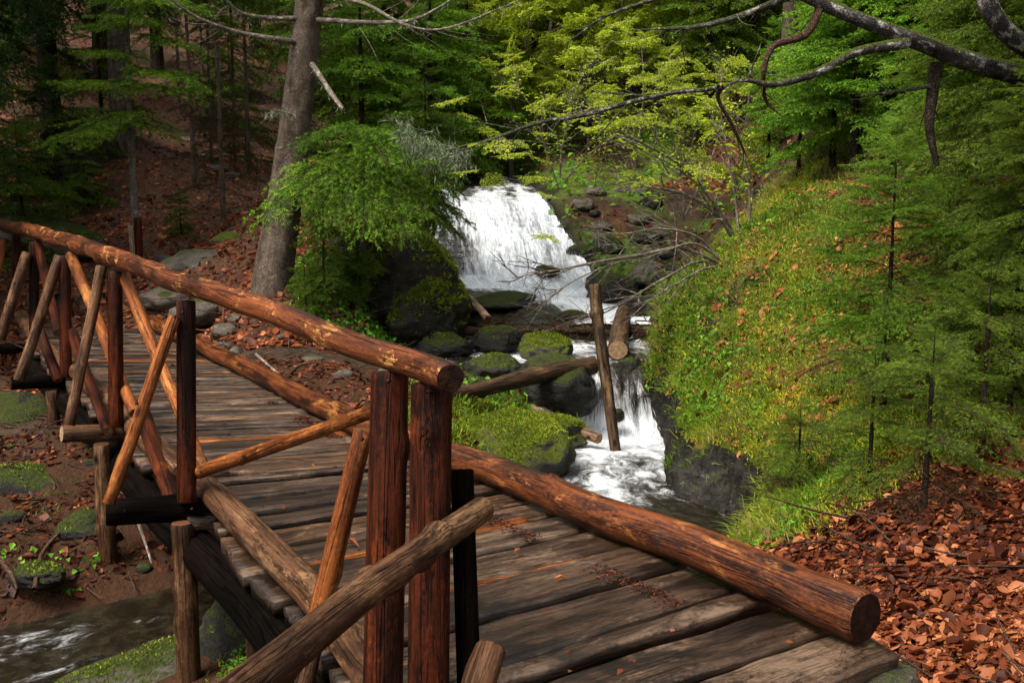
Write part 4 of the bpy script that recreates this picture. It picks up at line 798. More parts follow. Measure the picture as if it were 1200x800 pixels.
# left bank canopy; unseen tall spruces added behind the camera to shade the foreground
pH = conifer('tall_spruce', (0,0,0), 17, .24, 120, 3.1, 'lo', 'dim', 'spruce', 'x', zlow=.30, droop0=-.2)
place(pH, [(np.r_[-3.6, -3.5, h1(-3.6, -3.5)], .6, 1.0, 'unseen tall spruce shading the near end of the bridge from behind, left one'), (np.r_[2.2, -4.2, h1(2.2, -4.2)], 2.6, 1.05, 'unseen tall spruce shading the near end of the bridge from behind, right one'), (np.r_[5.8, -.8, h1(5.8, -.8)], 3.9, .95, 'unseen tall spruce shading the leaf covered slope right of the bridge end'), (np.r_[-.8, -7.5, h1(-.8, -7.5)], 5.2, 1.1, 'unseen tall spruce giving shade from farthest behind the bridge end'), (np.r_[-9.5, 12.5, h1(-9.5, 12.5)], 4, 1.1, 'tall spruce with a high crown above the left path'),
   (np.r_[9.5, 8.5, h1(9.5, 8.5)], 1, 1.0, 'tall spruce with a high crown on the right slope'), (np.r_[8.0, 4.5, h1(8, 4.5)], 3, 1.0, 'tall spruce with a high crown right of the leaf litter'), (np.r_[-6.9, 18.5, h1(-6.9, 18.5)], 5, .7, 'tall spruce with a high crown beside the path')], 'tall spruces around the clearing')
# straight trunk right of centre and one behind at the top
pT = conifer('spruce_tree', atx(917,17.5), 14, .13, 90, 1.9, 'lo', 'spruce', 'spruce', 'straight brown spruce trunk rising behind the crest of the mossy outcrop', zlow=.30, zdead=16)
copy_thing(pT, atx(444,26), 1.4, 1.2, 'spruce trunk seen high up right of the big grey trunk')
# lit thin trunk at the left with bright boughs
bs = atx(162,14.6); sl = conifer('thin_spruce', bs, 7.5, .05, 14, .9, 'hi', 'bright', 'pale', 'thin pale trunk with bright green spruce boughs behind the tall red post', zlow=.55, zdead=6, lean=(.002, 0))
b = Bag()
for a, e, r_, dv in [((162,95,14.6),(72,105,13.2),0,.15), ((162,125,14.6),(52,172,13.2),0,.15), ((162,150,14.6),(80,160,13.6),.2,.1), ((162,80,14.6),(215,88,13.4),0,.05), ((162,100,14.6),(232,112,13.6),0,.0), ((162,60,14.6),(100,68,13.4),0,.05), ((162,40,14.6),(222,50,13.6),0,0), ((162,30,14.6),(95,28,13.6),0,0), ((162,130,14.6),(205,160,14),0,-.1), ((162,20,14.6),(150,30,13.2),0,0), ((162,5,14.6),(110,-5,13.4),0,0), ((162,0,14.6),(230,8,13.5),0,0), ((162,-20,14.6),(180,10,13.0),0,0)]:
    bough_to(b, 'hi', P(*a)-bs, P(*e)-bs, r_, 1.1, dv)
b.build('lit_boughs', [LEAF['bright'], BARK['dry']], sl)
# slender poles beside the path
pP = conifer('spruce_pole', (0,0,0), 9, .030, 60, 1.25, 'mid', 'spruce', 'spruce', 'x', zlow=.30, zdead=22)
place(pP, [(atx(228,17.2), 0, 1.0, 'slender dark pole with twig stubs, leftmost beside the path'), (atx(262,16), 1, 1.05, 'slender dark pole standing right next to the path, second from the path'), (atx(248,18.5), 2.4, .8, 'thin dark pole between the two taller ones by the path'),
   (atx(276,19), 3.1, .9, 'thin dark pole left of the big trunk, nearest to it but one'), (atx(292,18), 4, 1.0, 'thin dark pole nearest to the left side of the big trunk'), (atx(472,23), 5, 1.0, 'thin pole in front of the dark full spruce'), (atx(240,24), 1.6, 1.0, 'distant thin pole at the bend of the path'), (atx(210,27), 2.2, 1.1, 'distant thin pole left of the path bend')], G_POLE)
# pale green beeches on the far slope
pB = broadleaf('beech_tree', (0,0,0), 7, .07, 26, 2.6, 'x', sp=1.3); pB2 = broadleaf('beech_tree', (0,0,0), 4.5, .05, 14, 2.2, 'x', sp=1.0)
place(pB, [(atx(640,24), 0, 1.0, 'pale yellow green beech above the right end of the waterfall lip'), (atx(710,27), 1.3, 1.1, 'pale beech in the middle of the far slope'), (atx(590,31), 3, 1.1, 'pale beech high above the waterfall'), (atx(770,25), 4.2, .95, 'pale beech left of the short dark spruce'),
   (atx(680,37), 2, 1.3, 'distant pale beech at the top centre'), (atx(820,34), .5, 1.2, 'distant pale beech at the top right of centre'), (atx(560,40), 5.5, 1.3, 'distant pale beech at the top left of centre'), (atx(270,38), 1.1, 1.2, 'bright pale tree glimpsed behind the slender poles'),
   (atx(625,29), 2.6, 1.15, 'pale beech leaning over the slope above the waterfall lip'), (atx(540,34), 4.6, 1.2, 'pale beech at the top right of the dark spruces'), (atx(735,31), 5.9, 1.1, 'pale beech between the middle and right groups'), (atx(600,22.5), .3, .7, 'young beech right above the waterfall lip'), (atx(660,26), 1.9, 1.0, 'pale beech second from the waterfall lip'), (atx(560,27), 3.8, 1.0, 'pale beech at the edge of the dark spruces'), (atx(725,23), 5.3, .75, 'pale young beech above the rocky stream edge'), (atx(790,29), 2.4, 1.1, 'pale beech behind the short dark spruce'), (atx(650,33), 4.9, 1.2, 'tall pale beech filling the top centre'), (atx(870,29), 3.5, .9, 'pale beech partly hidden by the straight brown trunk')], G_BEECH)
place(pB2, [(atx(600,25), 2.2, .8, 'low pale beech shrub above the waterfall lip'), (atx(690,22), .4, .62, 'low pale beech shrub above the rocky right edge of the fall'), (atx(745,20.5), 3.3, .6, 'low pale beech shrub behind the arching bare stems'), (atx(862,17), 1.7, .62, 'olive leafed shrub beside the straight brown trunk'), (atx(800,24), 5.1, .8, 'low pale shrub left of the short dark spruce'),
   (atx(545,30), 1.1, .9, 'low pale shrub left above the waterfall')], 'low leafy shrubs on the far slope', 'shrub')
# spruces on the crest and the right bank
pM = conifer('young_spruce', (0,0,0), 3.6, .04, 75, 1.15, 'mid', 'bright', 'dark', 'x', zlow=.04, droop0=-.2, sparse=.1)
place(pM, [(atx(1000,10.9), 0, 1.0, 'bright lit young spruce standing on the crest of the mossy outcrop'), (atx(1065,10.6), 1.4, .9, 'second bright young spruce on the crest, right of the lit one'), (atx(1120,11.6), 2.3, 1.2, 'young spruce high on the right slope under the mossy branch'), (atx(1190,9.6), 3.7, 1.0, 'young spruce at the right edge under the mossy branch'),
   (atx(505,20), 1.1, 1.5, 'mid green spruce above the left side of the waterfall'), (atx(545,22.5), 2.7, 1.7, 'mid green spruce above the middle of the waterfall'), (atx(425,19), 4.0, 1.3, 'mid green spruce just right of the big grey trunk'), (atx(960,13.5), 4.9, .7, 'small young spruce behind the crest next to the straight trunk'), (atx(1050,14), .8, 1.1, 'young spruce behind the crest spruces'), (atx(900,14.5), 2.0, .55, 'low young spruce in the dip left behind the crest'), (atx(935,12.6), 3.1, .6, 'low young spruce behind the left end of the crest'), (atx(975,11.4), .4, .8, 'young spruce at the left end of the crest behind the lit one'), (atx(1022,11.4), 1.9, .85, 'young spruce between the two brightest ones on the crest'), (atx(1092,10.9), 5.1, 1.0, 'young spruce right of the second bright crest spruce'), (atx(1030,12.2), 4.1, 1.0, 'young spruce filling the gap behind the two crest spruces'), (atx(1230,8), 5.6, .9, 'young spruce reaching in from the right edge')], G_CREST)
pC = conifer('spruce_sapling', atx(1034,6.9), 1.95, .022, 54, .86, 'hi', 'bright', 'dark', 'young spruce with dark thin trunk on red leaves at the middle of the right bank', G_RIGHT, zlow=.30, zdead=8, droop0=-.1, sparse=.06)
for (px, Z, rz, s, lb) in [(1090,9.4,5.2,.9,'young spruce below the crest spruces on the right bank')]:
    copy_thing(pC, atx(px, Z), rz, s, lb, G_RIGHT)
pE = conifer('draping_spruce', (0,0,0), 4.2, .045, 105, 1.45, 'hi', 'spruce', 'dark', 'x', zlow=.10, zdead=10, droop0=-.35, topang=.35, sparse=.05)
place(pE, [(atx(1225,6.7), 0, 1.0, 'large dense spruce draping in from the right edge'), (atx(1150,7.9), 1.9, .85, 'dense spruce with drooping branches left of the right edge spruce'), (atx(1185,6.0), 5.3, .5, 'dense low spruce at the right edge above the leaf litter'), (atx(1230,9.5), 4.4, 1.0, 'tall dense spruce behind the right edge spruce')], 'dense spruces draping over the right bank')
pD = conifer('spruce_sapling', atx(1082,5.15), .95, .018, 22, .62, 'hi', 'spruce', 'dark', 'small straggly spruce with brown dead twigs in the red leaf litter', G_RIGHT, zlow=.30, zdead=14, droop0=-.15, sparse=.3)
for (px, Z, rz, s, lb) in [(1018,5.9,1.0,.95,'small straggly spruce at the foot of the mossy bank'), (1150,5.6,2.0,1.1,'small straggly spruce between leaf litter and the right edge spruces'), (935,6.7,3.3,.7,'tiny straggly spruce on the yellow moss by the pool')]:
    copy_thing(pD, atx(px, Z), rz, s, lb, G_RIGHT)
# spruces growing on and around the crag
pK = conifer('crag_spruce', atx(470,12.6), 2.1, .035, 55, 1.0, 'mid', 'spruce', 'dark', 'x', zlow=.02, droop0=-.45, topang=.3)
place(pK, [(P(462,300,12.7), 0, .8, 'dark spruce growing on top of the crag beside the waterfall'), (P(420,345,11.9), 1.1, .55, 'dark young spruce hanging over the front of the crag'), (P(380,350,11.4), 2.5, .6, 'low spruce at the foot of the big grey trunk'), (P(508,262,13.6), 3.6, .55, 'dark spruce leaning over the left edge of the waterfall'), (P(360,395,10.9), 5.3, .42, 'tiny spruce on the dirt bank under the big trunk'), (P(500,250,14.5), .7, 1.0, 'dark spruce behind the crag top')], 'spruces on the crag by the waterfall')
pL = conifer('low_spruce', (0,0,0), 1.6, .03, 40, 1.0, 'mid', 'spruce', 'dark', 'x', zlow=.05, droop0=-.2)
place(pL, [(atx(30,15), 0, 1.3, 'low spruce above the handrail at the left edge'), (atx(212,15.6), 1.3, .42, 'tiny spruce at the side of the path'), (atx(100,16.2), 2.2, .7, 'low dark spruce next to the flat mossy boulder'), (atx(270,30), 3, 1.5, 'bushy young spruce at the far end of the path'), (atx(70,17), 4.1, 1.4, 'low dark spruce in front of the large dark boulder'), (atx(-10,15.5), 5.2, 1.5, 'low dark spruce at the very left edge above the bridge'), (atx(120,20), .8, 1.5, 'low spruce on the slope left of the path'), (atx(290,21), 2.9, 1.2, 'low spruce between the poles and the big trunk'), (atx(255,26), 1.9, 1.3, 'low spruce beside the bend of the path')], 'low spruces by the path')
# ------------------------------------------------------------------ the beech that reaches over from the right
bb = np.r_[4.9, 6.0, h1(4.9, 6.0)]; bt = empty('leaning_beech', bb, 'mossy grey limb of a beech reaching in from the upper right over the stream', 'tree'); tb = Bag(); X = lambda *a: P(*a)-bb
tube(tb, [np.array([0, 0, -.3]), np.array([-.1, 0, .8]), X(1330,200,7.0), X(1290,60,6.7), X(1240,-40,6.8), X(1230,-300,7)], [.22, .18, .16, .15, .13, .05], 12, 60, .06); tb.build('trunk', BARK['beech'], bt)
def limb(name, pts, r, nt=0, tl=.5, tr=.006, mat='beech', droop=.1, wob=.03):
    q = Bag(); C = tube(q, [X(*p) for p in pts], r, 9, 60, .10, wob=wob)
    for _ in range(nt):
        k = rng.integers(8, 59); d = C[min(k+1, 59)]-C[k-1]; d /= np.linalg.norm(d); d = d+rng.normal(size=3)*.55; d[2] -= droop; d /= np.linalg.norm(d); l = tl*rng.uniform(.25, 1.2); e = C[k]+d*l; m = C[k]+d*l*.5+rng.normal(size=3)*.05*l
        tube(q, [C[k], m, e], [tr, tr*.7, tr*.3], 4, 7, 0)
        if l > .3: 
            for _ in range(2): d2 = d+rng.normal(size=3)*.6; tube(q, [m, m+d2*l*.35], [tr*.5, tr*.2], 4, 4, 0)
    q.build(name, BARK[mat], bt)
limb('limb', [(1300,80,6.75),(1215,88,6.4),(1150,74,6.1),(1085,52,5.9),(1020,28,5.8),(960,4,5.75),(900,-30,5.7)], [.10,.085,.072,.06,.048,.038,.03], 8, .3)
limb('limb', [(1290,60,6.7),(1215,60,6.1),(1175,35,5.9),(1158,8,5.8),(1150,-40,5.8)], [.08,.07,.062,.055,.05], 0)
limb('branch', [(1062,50,5.85),(1000,62,5.7),(955,85,5.65),(905,99,5.6),(868,95,5.55),(848,102,5.55)], [.036,.03,.026,.022,.016,.006], 7, .25)
limb('branch', [(848,102,5.55),(842,108,5.6),(860,150,5.7),(876,185,5.8)], [.013,.011,.009,.003], 4, .2, .004, 'dry')
limb('branch', [(960,12,5.75),(945,40,5.7),(905,58,5.7),(896,85,5.7),(902,125,5.8),(915,135,5.8)], [.026,.022,.02,.016,.012,.004], 5, .2, .004, 'dry')
limb('branch', [(1098,75,6.0),(1094,110,6.0),(1090,150,6.0),(1098,195,6.0)], [.04,.034,.026,.015], 4, .2, .005, 'dark')
limb('branch', [(1094,100,6.0),(1050,108,5.9),(1003,113,5.8)], [.015,.011,.004], 4, .2, .004)
limb('branch', [(842,102,5.55),(790,112,6.2),(735,122,6.7),(680,135,7.2),(620,148,7.7),(575,165,8.1),(522,177,8.5)], [.011,.015,.017,.018,.017,.014,.005], 14, .5, .006)
limb('branch', [(575,165,8.1),(640,168,8.3),(680,172,8.4)], [.012,.008,.003], 4, .3, .004)
limb('branch', [(1020,28,5.8),(930,-8,6.0),(900,5,6.1),(830,28,6.4),(740,36,6.8)], [.03,.025,.02,.013,.004], 9, .35, .005)
limb('branch', [(940,-40,6.2),(760,2,7.2),(710,20,7.4),(662,52,7.6)], [.03,.022,.015,.005], 8, .3, .005)
b = Bag()
for _ in range(46):
    t_ = rng.random(); c = X(840-300*t_+rng.normal()*30, 115+50*t_+rng.normal()*45-20, 6.4+2*t_+rng.normal()*.3); put_bough(b, 'leafhi', c, rng.uniform(0, 6.3), rng.uniform(-.4, .2), 0, rng.uniform(.18, .4), 1, 0, nv=3)
b.build('young_leaves', [LEAF['beech'], BARK['twig']], bt)
# ------------------------------------------------------------------ bare shrubs leaning over the stream
def bareshrub(name, base_, stems, label, group=None, mat='twig', nt=9, tl=.5, leaf=0):
    r_ = empty(name, base_, label, 'shrub', group); q = Bag(); lv = Bag()
    for pts, r0 in stems:
        pts = [np.array([0, 0, -.1])]+[P(*p)-base_ for p in pts]; C = tube(q, pts, [r0, r0*.85, r0*.6, r0*.2], 6, 50, .08, wob=.05)
        for _ in range(nt):
            k = rng.integers(12, 49); d = C[min(k+1, 49)]-C[k-1]; d /= np.linalg.norm(d); d = d+rng.normal(size=3)*.5; d[2] += .1; d /= np.linalg.norm(d); l = tl*rng.uniform(.25, 1.1); m = C[k]+d*l*.5; e = C[k]+d*l+rng.normal(size=3)*.06
            tube(q, [C[k], m, e], [r0*.4, r0*.28, r0*.1], 4, 7, 0)
            for _ in range(3): d2 = d+rng.normal(size=3)*.6; tube(q, [m, m+d2*l*.4], [r0*.22, r0*.1], 4, 4, 0)
            if leaf:
                n = leaf; p = C[k]+d*l*rng.random((n, 1))+rng.normal(size=(n, 3))*.05; V, F, v = leaf_quads(p, rng.normal(size=(n, 3))*[1, 1, .4], rng, .04, .026, .6, .5); lv.add(V, F, 0, v=v)
    q.build('stems', BARK[mat], r_)
    if leaf: lv.build('foliage', LEAF['beech'], r_)
    return r_
bareshrub('bare_shrub', P(868,285,11.2), [([(835,240,11),(790,190,10.6),(735,160,10.2),(690,135,9.9)],.022), ([(850,255,11),(815,215,10.8),(780,190,10.5),(720,165,10.2)],.014), ([(848,262,11.1),(820,238,10.9),(775,222,10.6),(733,220,10.3)],.022), ([(862,245,11.3),(855,200,11.2),(850,150,11.1),(843,105,11)],.018), ([(880,230,11.3),(872,180,11.2),(862,130,11.1)],.016)],
   'tall bare shrub with pale arching stems behind the outcrop crest', 'bare shrubs leaning over the stream', nt=13, leaf=8)
bareshrub('bare_shrub', P(852,300,10.4), [([(800,292,10.2),(740,302,9.9),(690,312,9.6),(600,326,9.2)],.020), ([(815,288,10.2),(770,300,10),(720,312,9.8),(640,345,9.5)],.014), ([(810,310,10.2),(770,330,10.0),(720,355,9.8),(660,385,9.6)],.016), ([(820,318,10.1),(790,335,9.9),(760,355,9.8),(735,378,9.6)],.013), ([(825,280,10.3),(780,268,10.1),(730,275,9.9),(690,270,9.7)],.014), ([(830,290,10.3),(790,280,10.2),(740,290,10.0),(700,285,9.9)],.010)],
   'low bare shrub whose pale branches hang over the waterfall foot', 'bare shrubs leaning over the stream', nt=11, tl=.6)
bareshrub('bare_shrub', P(800,250,15), [([(780,200,14.8),(740,150,14.5),(700,110,14.2)],.014), ([(800,190,14.8),(795,140,14.6),(780,80,14.4)],.014), ([(770,225,14.8),(730,205,14.6),(690,200,14.4)],.012), ([(830,200,15),(845,150,15),(850,90,15)],.014)],
   'thin olive shrub in front of the short dark spruce', 'bare shrubs leaning over the stream', nt=14, tl=.7, leaf=16)
bareshrub('bare_shrub', P(655,215,18.5), [([(640,175,18.3),(625,130,18),(600,95,17.8)],.02), ([(660,170,18.4),(672,120,18.2),(690,70,18)],.02), ([(680,190,18.3),(720,160,18),(760,140,17.8)],.016)],
   'thin leafing shrub above the right lip of the waterfall', 'bare shrubs leaning over the stream', nt=14, tl=.9, leaf=22)
# driftwood caught on the log dam
q = Bag()
for _ in range(150):
    c = P(rng.uniform(560, 790), 388+rng.normal()*6, rng.uniform(12.2, 12.9)); a_ = rng.uniform(0, 6.3); l = rng.uniform(.15, .6); d = np.array([math.cos(a_), math.sin(a_)*.5, rng.uniform(-.15, .55)])*l
    tube(q, [c-d*.5, c+rng.normal(size=3)*.04, c+d*.5], [.009, .008, .004], 4, 6, 0)
tag(q.build('driftwood', BARK['dry']), 'tangle of brown twigs caught on the log dam', kind='stuff')
# ------------------------------------------------------------------ ground cover
def inst_leaves(name, W, n, ll, lw, mat, label, flat=.6, vm=.5, vs=.25, lift=.012, curl=.4, six=False):
    p, N = scatter(W, n); d = rng.normal(size=(n, 3)); d -= N*(d*N).sum(1)[:, None]*.85; d /= np.linalg.norm(d, axis=1)[:, None]; q = p+N*lift*rng.random((n, 1))+N*.004
    if six: V, F, v = leaf6(q, d, N, rng, ll, lw, vm, vs, .22); v = np.clip(v+.40*np.repeat(fbm(p*1.7, 3, 99), 7), 0, 1)
    else: V, F, v = leaf_quads(q, d, rng, ll, lw, flat, vm, vs, curl); v = np.clip(v+.35*np.repeat(fbm(p*1.9, 3, 99), 4), 0, 1)
    return tag(mk(name, V, [F], LEAF[mat], attrs=dict(v=v)), label, kind='stuff')
nearw = np.clip(8/np.maximum(cZ, 3), .1, 2.0)**2
isR = (c_side > 0); cy = cellC[:, 1]; cx = cellC[:, 0]
inst_leaves('leaf_litter', c_lit*isR*(cy < 13)*nearw*(.22+sst(-.35, .25, fbm(cellC*2.6, 3, 103))), 92000, .036, .025, 'dry', 'red brown fallen beech leaves covering the right bank', lift=.02, vs=.30, vm=.36, six=True)
inst_leaves('leaf_litter', (c_lit*.8+c_path*.45)*(~isR)*(cy < 34)*(cy > 9)*np.clip(14/cZ, .3, 1.5)**2, 38000, .060, .040, 'dry', 'brown fallen leaves along the forest path', vm=.38, six=True)
inst_leaves('leaf_litter', (~isR)*(cy < 10)*(c_mud > .02)*(fbm(cellC*1.5, 2, 98) > -.35), 7000, .042, .028, 'dry', 'dark wet leaves on the mud under the bridge', vm=.12, six=True)
inst_leaves('leaf_litter', (c_lit)*(cy > 13)*(cx > -3)*(cy < 45), 14000, .11, .07, 'dry', 'brown fallen leaves on the far slope', vm=.4)
inst_leaves('leaf_litter', c_moss*isR*(cy < 13)*nearw, 5000, .040, .028, 'dry', 'fallen leaves scattered on the mossy outcrop', lift=.03, vm=.6, six=True)
inst_leaves('low_plants', (c_green+.12)*(cy > 13.5)*(cy < 50)*(cx > -3.5)*(c_dR > .1), 26000, .13, .08, 'plant', 'bright leafy ground plants on the slope beside the waterfall', lift=.18, vm=.55)
pl = c_moss*isR*sst(.9, .1, c_dR)*(cy < 12)+.10*c_moss*isR
inst_leaves('low_plants', pl*nearw*sst(-.1, .35, fbm(cellC*2.4, 3, 101)), 3400, .05, .036, 'plant', 'small bright green plants along the edge of the outcrop', lift=.05, vm=.6)
inst_leaves('low_plants', c_moss*isR*nearw*(cy < 12)*sst(.05, .35, fbm(cellC*1.5, 3, 102)), 6500, .034, .022, 'plant', 'dark green weeds in patches on the mossy outcrop', lift=.07, vm=.15)
inst_leaves('low_plants', (~isR)*(c_dR < 1.2)*(cy < 13)*(cx < -.3)*(c_mud > .02)*(fbm(cellC*2.2, 2, 90) > .42), 170, .05, .04, 'plant', 'small green plants on the muddy bank under the bridge', lift=.05, vm=.6)
inst_leaves('low_plants', (~isR)*(cy > 9.5)*(cy < 14)*(cx > -3.2)*(c_dR < 1.6), 3500, .06, .045, 'plant', 'green plants at the foot of the crag', lift=.09, vm=.35)
def tufts(name, W, n, l, w_, mat, label, lean=.5, vm=.5, clump=1, spread=.05, hang=0):
    m = n//clump; p, N = scatter(W, m); p = np.repeat(p, clump, 0)+rng.normal(size=(m*clump, 3))*[spread, spread, .004]; N = np.repeat(N, clump, 0); n = m*clump
    d = N*.35+np.array([0, 0, .65])+rng.normal(size=(n, 3))*lean*[1, 1, .3]; d /= np.linalg.norm(d, axis=1)[:, None]; L = l*rng.uniform(.5, 1.25, (n, 1)); out = N*np.array([1, 1, 0])*hang+np.array([0, 0, -.35])
    s = np.cross(d, rng.normal(size=(n, 3))); s /= np.linalg.norm(s, axis=1)[:, None]; a = p+d*L*.55; e = a+(d*.6+out)*L*.5
    V = np.stack([p-s*w_/2, p+s*w_/2, a+s*w_*.4, a-s*w_*.4, e], 1).reshape(-1, 3); k = np.arange(n)*5
    F = [np.stack([k, k+1, k+2, k+3], 1), np.stack([k+3, k+2, k+4], 1)]; v = np.repeat(np.clip(vm+.22*rng.normal(size=n)+.55*fbm(p*1.5, 3, 104)+.3*fbm(p*6, 2, 105), 0, 1), 5)
    return tag(mk(name, V, F, LEAF[mat], attrs=dict(v=v)), label, kind='stuff')
mR = c_moss*isR*(cy < 13.5)
tufts('moss', mR*nearw, 150000, .038, .007, 'moss', 'yellow green moss covering the outcrop', .7, .55)
tufts('grass', mR*(fbm(cellC*1.7, 3, 91) > .05)*nearw*sst(.0, .5, c_dR), 24000, .10, .006, 'grass', 'fresh grass growing through the moss of the outcrop', .55, .5, 12, .05, .5)
tufts('grass', mR*sst(.75, .1, c_dR)*nearw, 9000, .15, .006, 'grass', 'long bright grass hanging over the edge of the outcrop', .5, .62, 14, .05, .9)
tufts('grass', mR*(fbm(cellC*1.3, 3, 95) > .1)*nearw, 6000, .12, .006, 'straw', 'dry tan grass hanging on the outcrop', .5, .4, 10, .05, .6)
tufts('grass', c_moss*(~isR)*(cy < 12)*(cx > -1.3), 7000, .12, .006, 'grass', 'grass and moss on the bank beside the kerb log', .5, .38, 14, .06)
tufts('moss', c_moss*(~isR)*(cy < 12), 16000, .03, .007, 'moss', 'moss on the left bank of the pool', .7, .45)
tufts('grass', (~isR)*(cy < 9.5)*(cx < -2.6)*(c_dR > .5)*(fbm(cellC*1.1, 2, 93) > .1), 700, .08, .005, 'grass', 'thin grass on the bank left of the bridge', .5, .2, 12, .06)
def rock_tufts(name, l, w_, per, mat, label, kinds, thr, vm, lean=.7, cond=None):
    VV = []; vv = []; n0 = 0; FF4 = []; FF3 = []
    for V, F, kd_ in SOFT:
        if kd_ not in kinds: continue
        A, B, C = V[F[:, 0]], V[F[:, 1]], V[F[:, 2]]; cr = np.cross(B-A, C-A); ar = np.linalg.norm(cr, axis=1); N = cr/ar[:, None]; cc = (A+B+C)/3
        wg = ar*sst(thr, thr+.25, N[:, 2]+.45*fbm(cc*4, 3, 96)); n = int(per*wg.sum()/2)
        if n < 5: continue
        i = rng.choice(len(F), n, p=wg/wg.sum()); u = rng.random((n, 1)); v = rng.random((n, 1))*(1-u); p = A[i]*(1-u-v)+B[i]*u+C[i]*v
        d = N[i]*.7+np.array([0, 0, .3])+rng.normal(size=(n, 3))*lean; d /= np.linalg.norm(d, axis=1)[:, None]; L = l*rng.uniform(.5, 1.2, (n, 1)); s_ = np.cross(d, rng.normal(size=(n, 3))); s_ /= np.linalg.norm(s_, axis=1)[:, None]
        a = p+d*L*.55; e = a+(d*.6+np.array([0, 0, -.3]))*L*.5; VV.append(np.stack([p-s_*w_/2, p+s_*w_/2, a+s_*w_*.4, a-s_*w_*.4, e], 1).reshape(-1, 3)); k = n0+np.arange(n)*5; n0 += n*5
        FF4.append(np.stack([k, k+1, k+2, k+3], 1)); FF3.append(np.stack([k+3, k+2, k+4], 1)); vv.append(np.repeat(np.clip(vm+.22*rng.normal(size=n)+.3*fbm(p*2.5, 2, 97), 0, 1), 5))
    return tag(mk(name, np.concatenate(VV), [np.concatenate(FF4), np.concatenate(FF3)], LEAF[mat], attrs=dict(v=np.concatenate(vv))), label, kind='stuff')
rock_tufts('moss', .030, .007, 14000, 'moss', 'soft moss cushions on the stream boulders', ('mossy',), .62, .35)
rock_tufts('moss', .02, .006, 9000, 'moss', 'patches of moss on the pale slab below the bridge', ('slab',), .98, .3)
rock_tufts('moss', .026, .007, 5000, 'moss', 'thin moss on the dark wet boulders', ('wet',), .92, .15)
rock_tufts('moss', .05, .010, 4500, 'moss', 'dark moss on the crag', ('crag',), .35, .15)
rock_tufts('grass', .10, .006, 260, 'grass', 'grass blades sprouting from the mossy boulders', ('mossy',), .7, .35, .45)
rock_tufts('grass', .09, .006, 1800, 'grass', 'grass and moss hanging over the undercut rock', ('face',), .60, .35, .5)
# twigs on the dirt banks
q = Bag(); p, N = scatter(((~isR)*(cy < 12.5)*(cx < -.8)+.9*isR*(cy < 8)*(c_lit > .4)+.12*(~isR)*(cy > 12)*(cy < 24))*1.0, 1500)
for c in p:
    a_ = rng.uniform(0, 6.3); l = rng.uniform(.08, .55); d = np.array([math.cos(a_), math.sin(a_), rng.uniform(-.05, .35)])*l; tube(q, [c, c+d*.5+rng.normal(size=3)*.02, c+d], [.007, .006, .003], 4, 5, 0)
tag(q.build('twig_litter', BARK['dry']), 'dead twigs lying on the dirt banks', kind='stuff')
for i, (pts, lb) in enumerate([([(340,438,9.2),(352,428,9.1),(385,425,9.0)], 'short curved twig on the dirt bank behind the kerb log'), ([(300,415,9.6),(318,432,9.3),(345,455,8.9)], 'straight tan twig on the dirt bank beside the kerb'), ([(40,690,6.0),(52,640,6.6),(92,600,7.1),(105,585,7.3)], 'long bent stick on the mud below the bridge'), ([(150,565,6.7),(163,610,6.4),(178,660,6.2)], 'pale broken stick leaning on the bank under the cross beam'), ([(0,655,6.2),(12,672,6.1),(20,690,5.9)], 'reddish stick at the left edge of the mud bank'), ([(250,800,4.6),(290,785,4.4),(330,770,4.3)], 'reddish stick under the near end of the bridge'), ([(262,360,11.2),(263,400,11),(266,418,10.8)], 'thin upright twig beside the far kerb log')]):
    q = Bag(); o_ = P(*pts[0]); tube(q, [P(*a) for a in pts], [.014, .012, .006], 6, 30, .1, wob=.02); tag(q.build('stick', BARK['twig' if i in (1, 3) else 'dry'], None, o_), lb, 'stick')
# fallen leaves and crumbs on the deck planks
n = 60; s_ = rng.uniform(0, Ltot*.5, n); p = np.array([np.r_[Rat(a)+Dat(a)*rng.uniform(.08, 1.15), .022] for a in s_]); V, F, v = leaf_quads(p, np.c_[rng.normal(size=(n, 2)), np.zeros(n)], rng, .032, .02, .9, .35)
tag(mk('deck_leaves', V, [F], LEAF['dry'], attrs=dict(v=v)), 'a few fallen leaves on the deck planks', kind='stuff')
n = 4200; s_ = rng.uniform(0, 5.2, n); s_ = s_[vn(np.c_[s_*3, s_*0, s_*0], 5) > -.5]; n = len(s_); p = np.array([np.r_[Rat(a)+Dat(a)*(.13+abs(rng.normal())*.045), .004+.008*rng.random()] for a in s_]); V, F, v = leaf_quads(p, rng.normal(size=(n, 3))*[1, 1, .4], rng, .012, .007, .5, .08)
tag(mk('bark_crumbs', V, [F], LEAF['dry'], attrs=dict(v=v)), 'reddish bark crumbs gathered along the kerb log', kind='stuff')
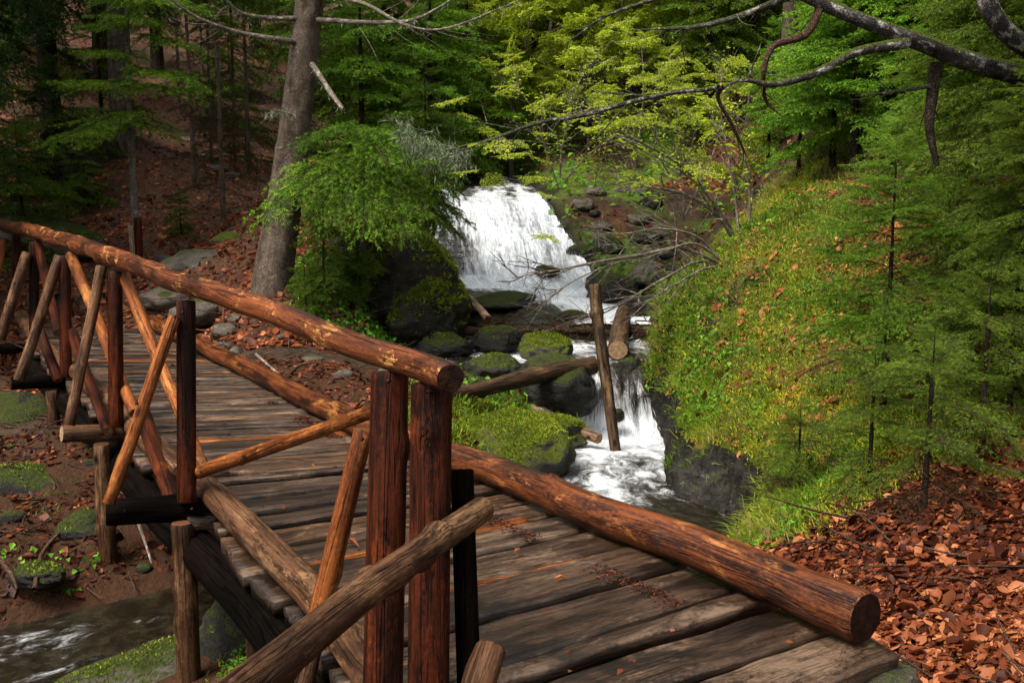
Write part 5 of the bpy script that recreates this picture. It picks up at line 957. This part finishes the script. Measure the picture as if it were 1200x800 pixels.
# moss and needles hanging on the crag
# spray and threads of falling water
def spray(name, V, fo, n, l, w_, label, thr):
    a, b_, c3 = V.shape; dn = np.gradient(V, axis=0); ii = rng.integers(1, a-1, n*4); jj = rng.integers(1, b_-1, n*4); dd = dn[ii, jj]; sl = -dd[:, 2]/(np.linalg.norm(dd, axis=1)+1e-9); k = np.where((fo[ii, jj] > thr)&(sl > .22))[0][:n]; ii, jj, dd = ii[k], jj[k], dd[k]; n = len(k)
    if not n: return
    d = dd/np.linalg.norm(dd, axis=1)[:, None]; s = np.cross(d, [0, 0, 1.]); s /= np.linalg.norm(s, axis=1)[:, None]; u = np.cross(s, d); u *= np.sign(u[:, 2:3]); p = V[ii, jj]+u*rng.random((n, 1))**2*.07+.004*u; L = l*rng.uniform(.3, 1.3, (n, 1)); w_ = w_*rng.uniform(.4, 1.2, (n, 1))
    X_ = np.stack([p-d*L*.5, p+s*w_+u*.01, p+d*L*.5, p-s*w_], 1).reshape(-1, 3); k4 = np.arange(n)*4; return tag(mk(name, X_, [np.stack([k4, k4+1, k4+2, k4+3], 1)], M_foam), label, kind='stuff')
t = NT('water_threads'); M_foam = t.done(t.pbr((.85, .88, .9), .4, None, .4))
spray('water_threads', fallV, fallF, 9000, .20, .0035, 'white threads of falling water on the waterfall', .5)
spray('water_threads', lowV, lowF, 3500, .11, .0025, 'white threads of falling water on the small cascade', .4)
# ------------------------------------------------------------------ light
SUN_EL, SUN_AZ = math.radians(60), math.radians(-128)      # azimuth from +Y (away from the camera) towards +X
w = bpy.data.worlds.new('World'); sc.world = w; w.use_nodes = True; nt = w.node_tree
bg = nt.nodes['Background']; sky = nt.nodes.new('ShaderNodeTexSky'); sky.sky_type = 'NISHITA'; sky.sun_disc = False
sky.sun_elevation = SUN_EL; sky.sun_rotation = SUN_AZ; sky.air_density = 1.0; sky.dust_density = 3.0; sky.ozone_density = .6
hs = nt.nodes.new('ShaderNodeHueSaturation'); hs.inputs['Saturation'].default_value = .2      # thin bright overcast
nt.links.new(sky.outputs[0], hs.inputs['Color']); nt.links.new(hs.outputs[0], bg.inputs[0]); bg.inputs[1].default_value = .11
sd = bpy.data.lights.new('sun', 'SUN'); sd.energy = 1.5; sd.angle = math.radians(20); sd.color = (1, .93, .82)
so = bpy.data.objects.new('sun', sd); COL.objects.link(so)
d = Vector((math.sin(SUN_AZ)*math.cos(SUN_EL), math.cos(SUN_AZ)*math.cos(SUN_EL), math.sin(SUN_EL)))
so.rotation_euler = d.to_track_quat('Z', 'Y').to_euler(); so.location = (0, 0, 30)
sc.view_settings.view_transform = 'Standard'; sc.view_settings.look = 'None'; sc.view_settings.gamma = 1; sc.view_settings.exposure = 2.0
sc.cycles.max_bounces = 6; sc.cycles.diffuse_bounces = 3; sc.cycles.glossy_bounces = 2; sc.cycles.transmission_bounces = 3; sc.cycles.transparent_max_bounces = 6
sc.cycles.use_denoising = True; sc.cycles.caustics_reflective = False; sc.cycles.caustics_refractive = False
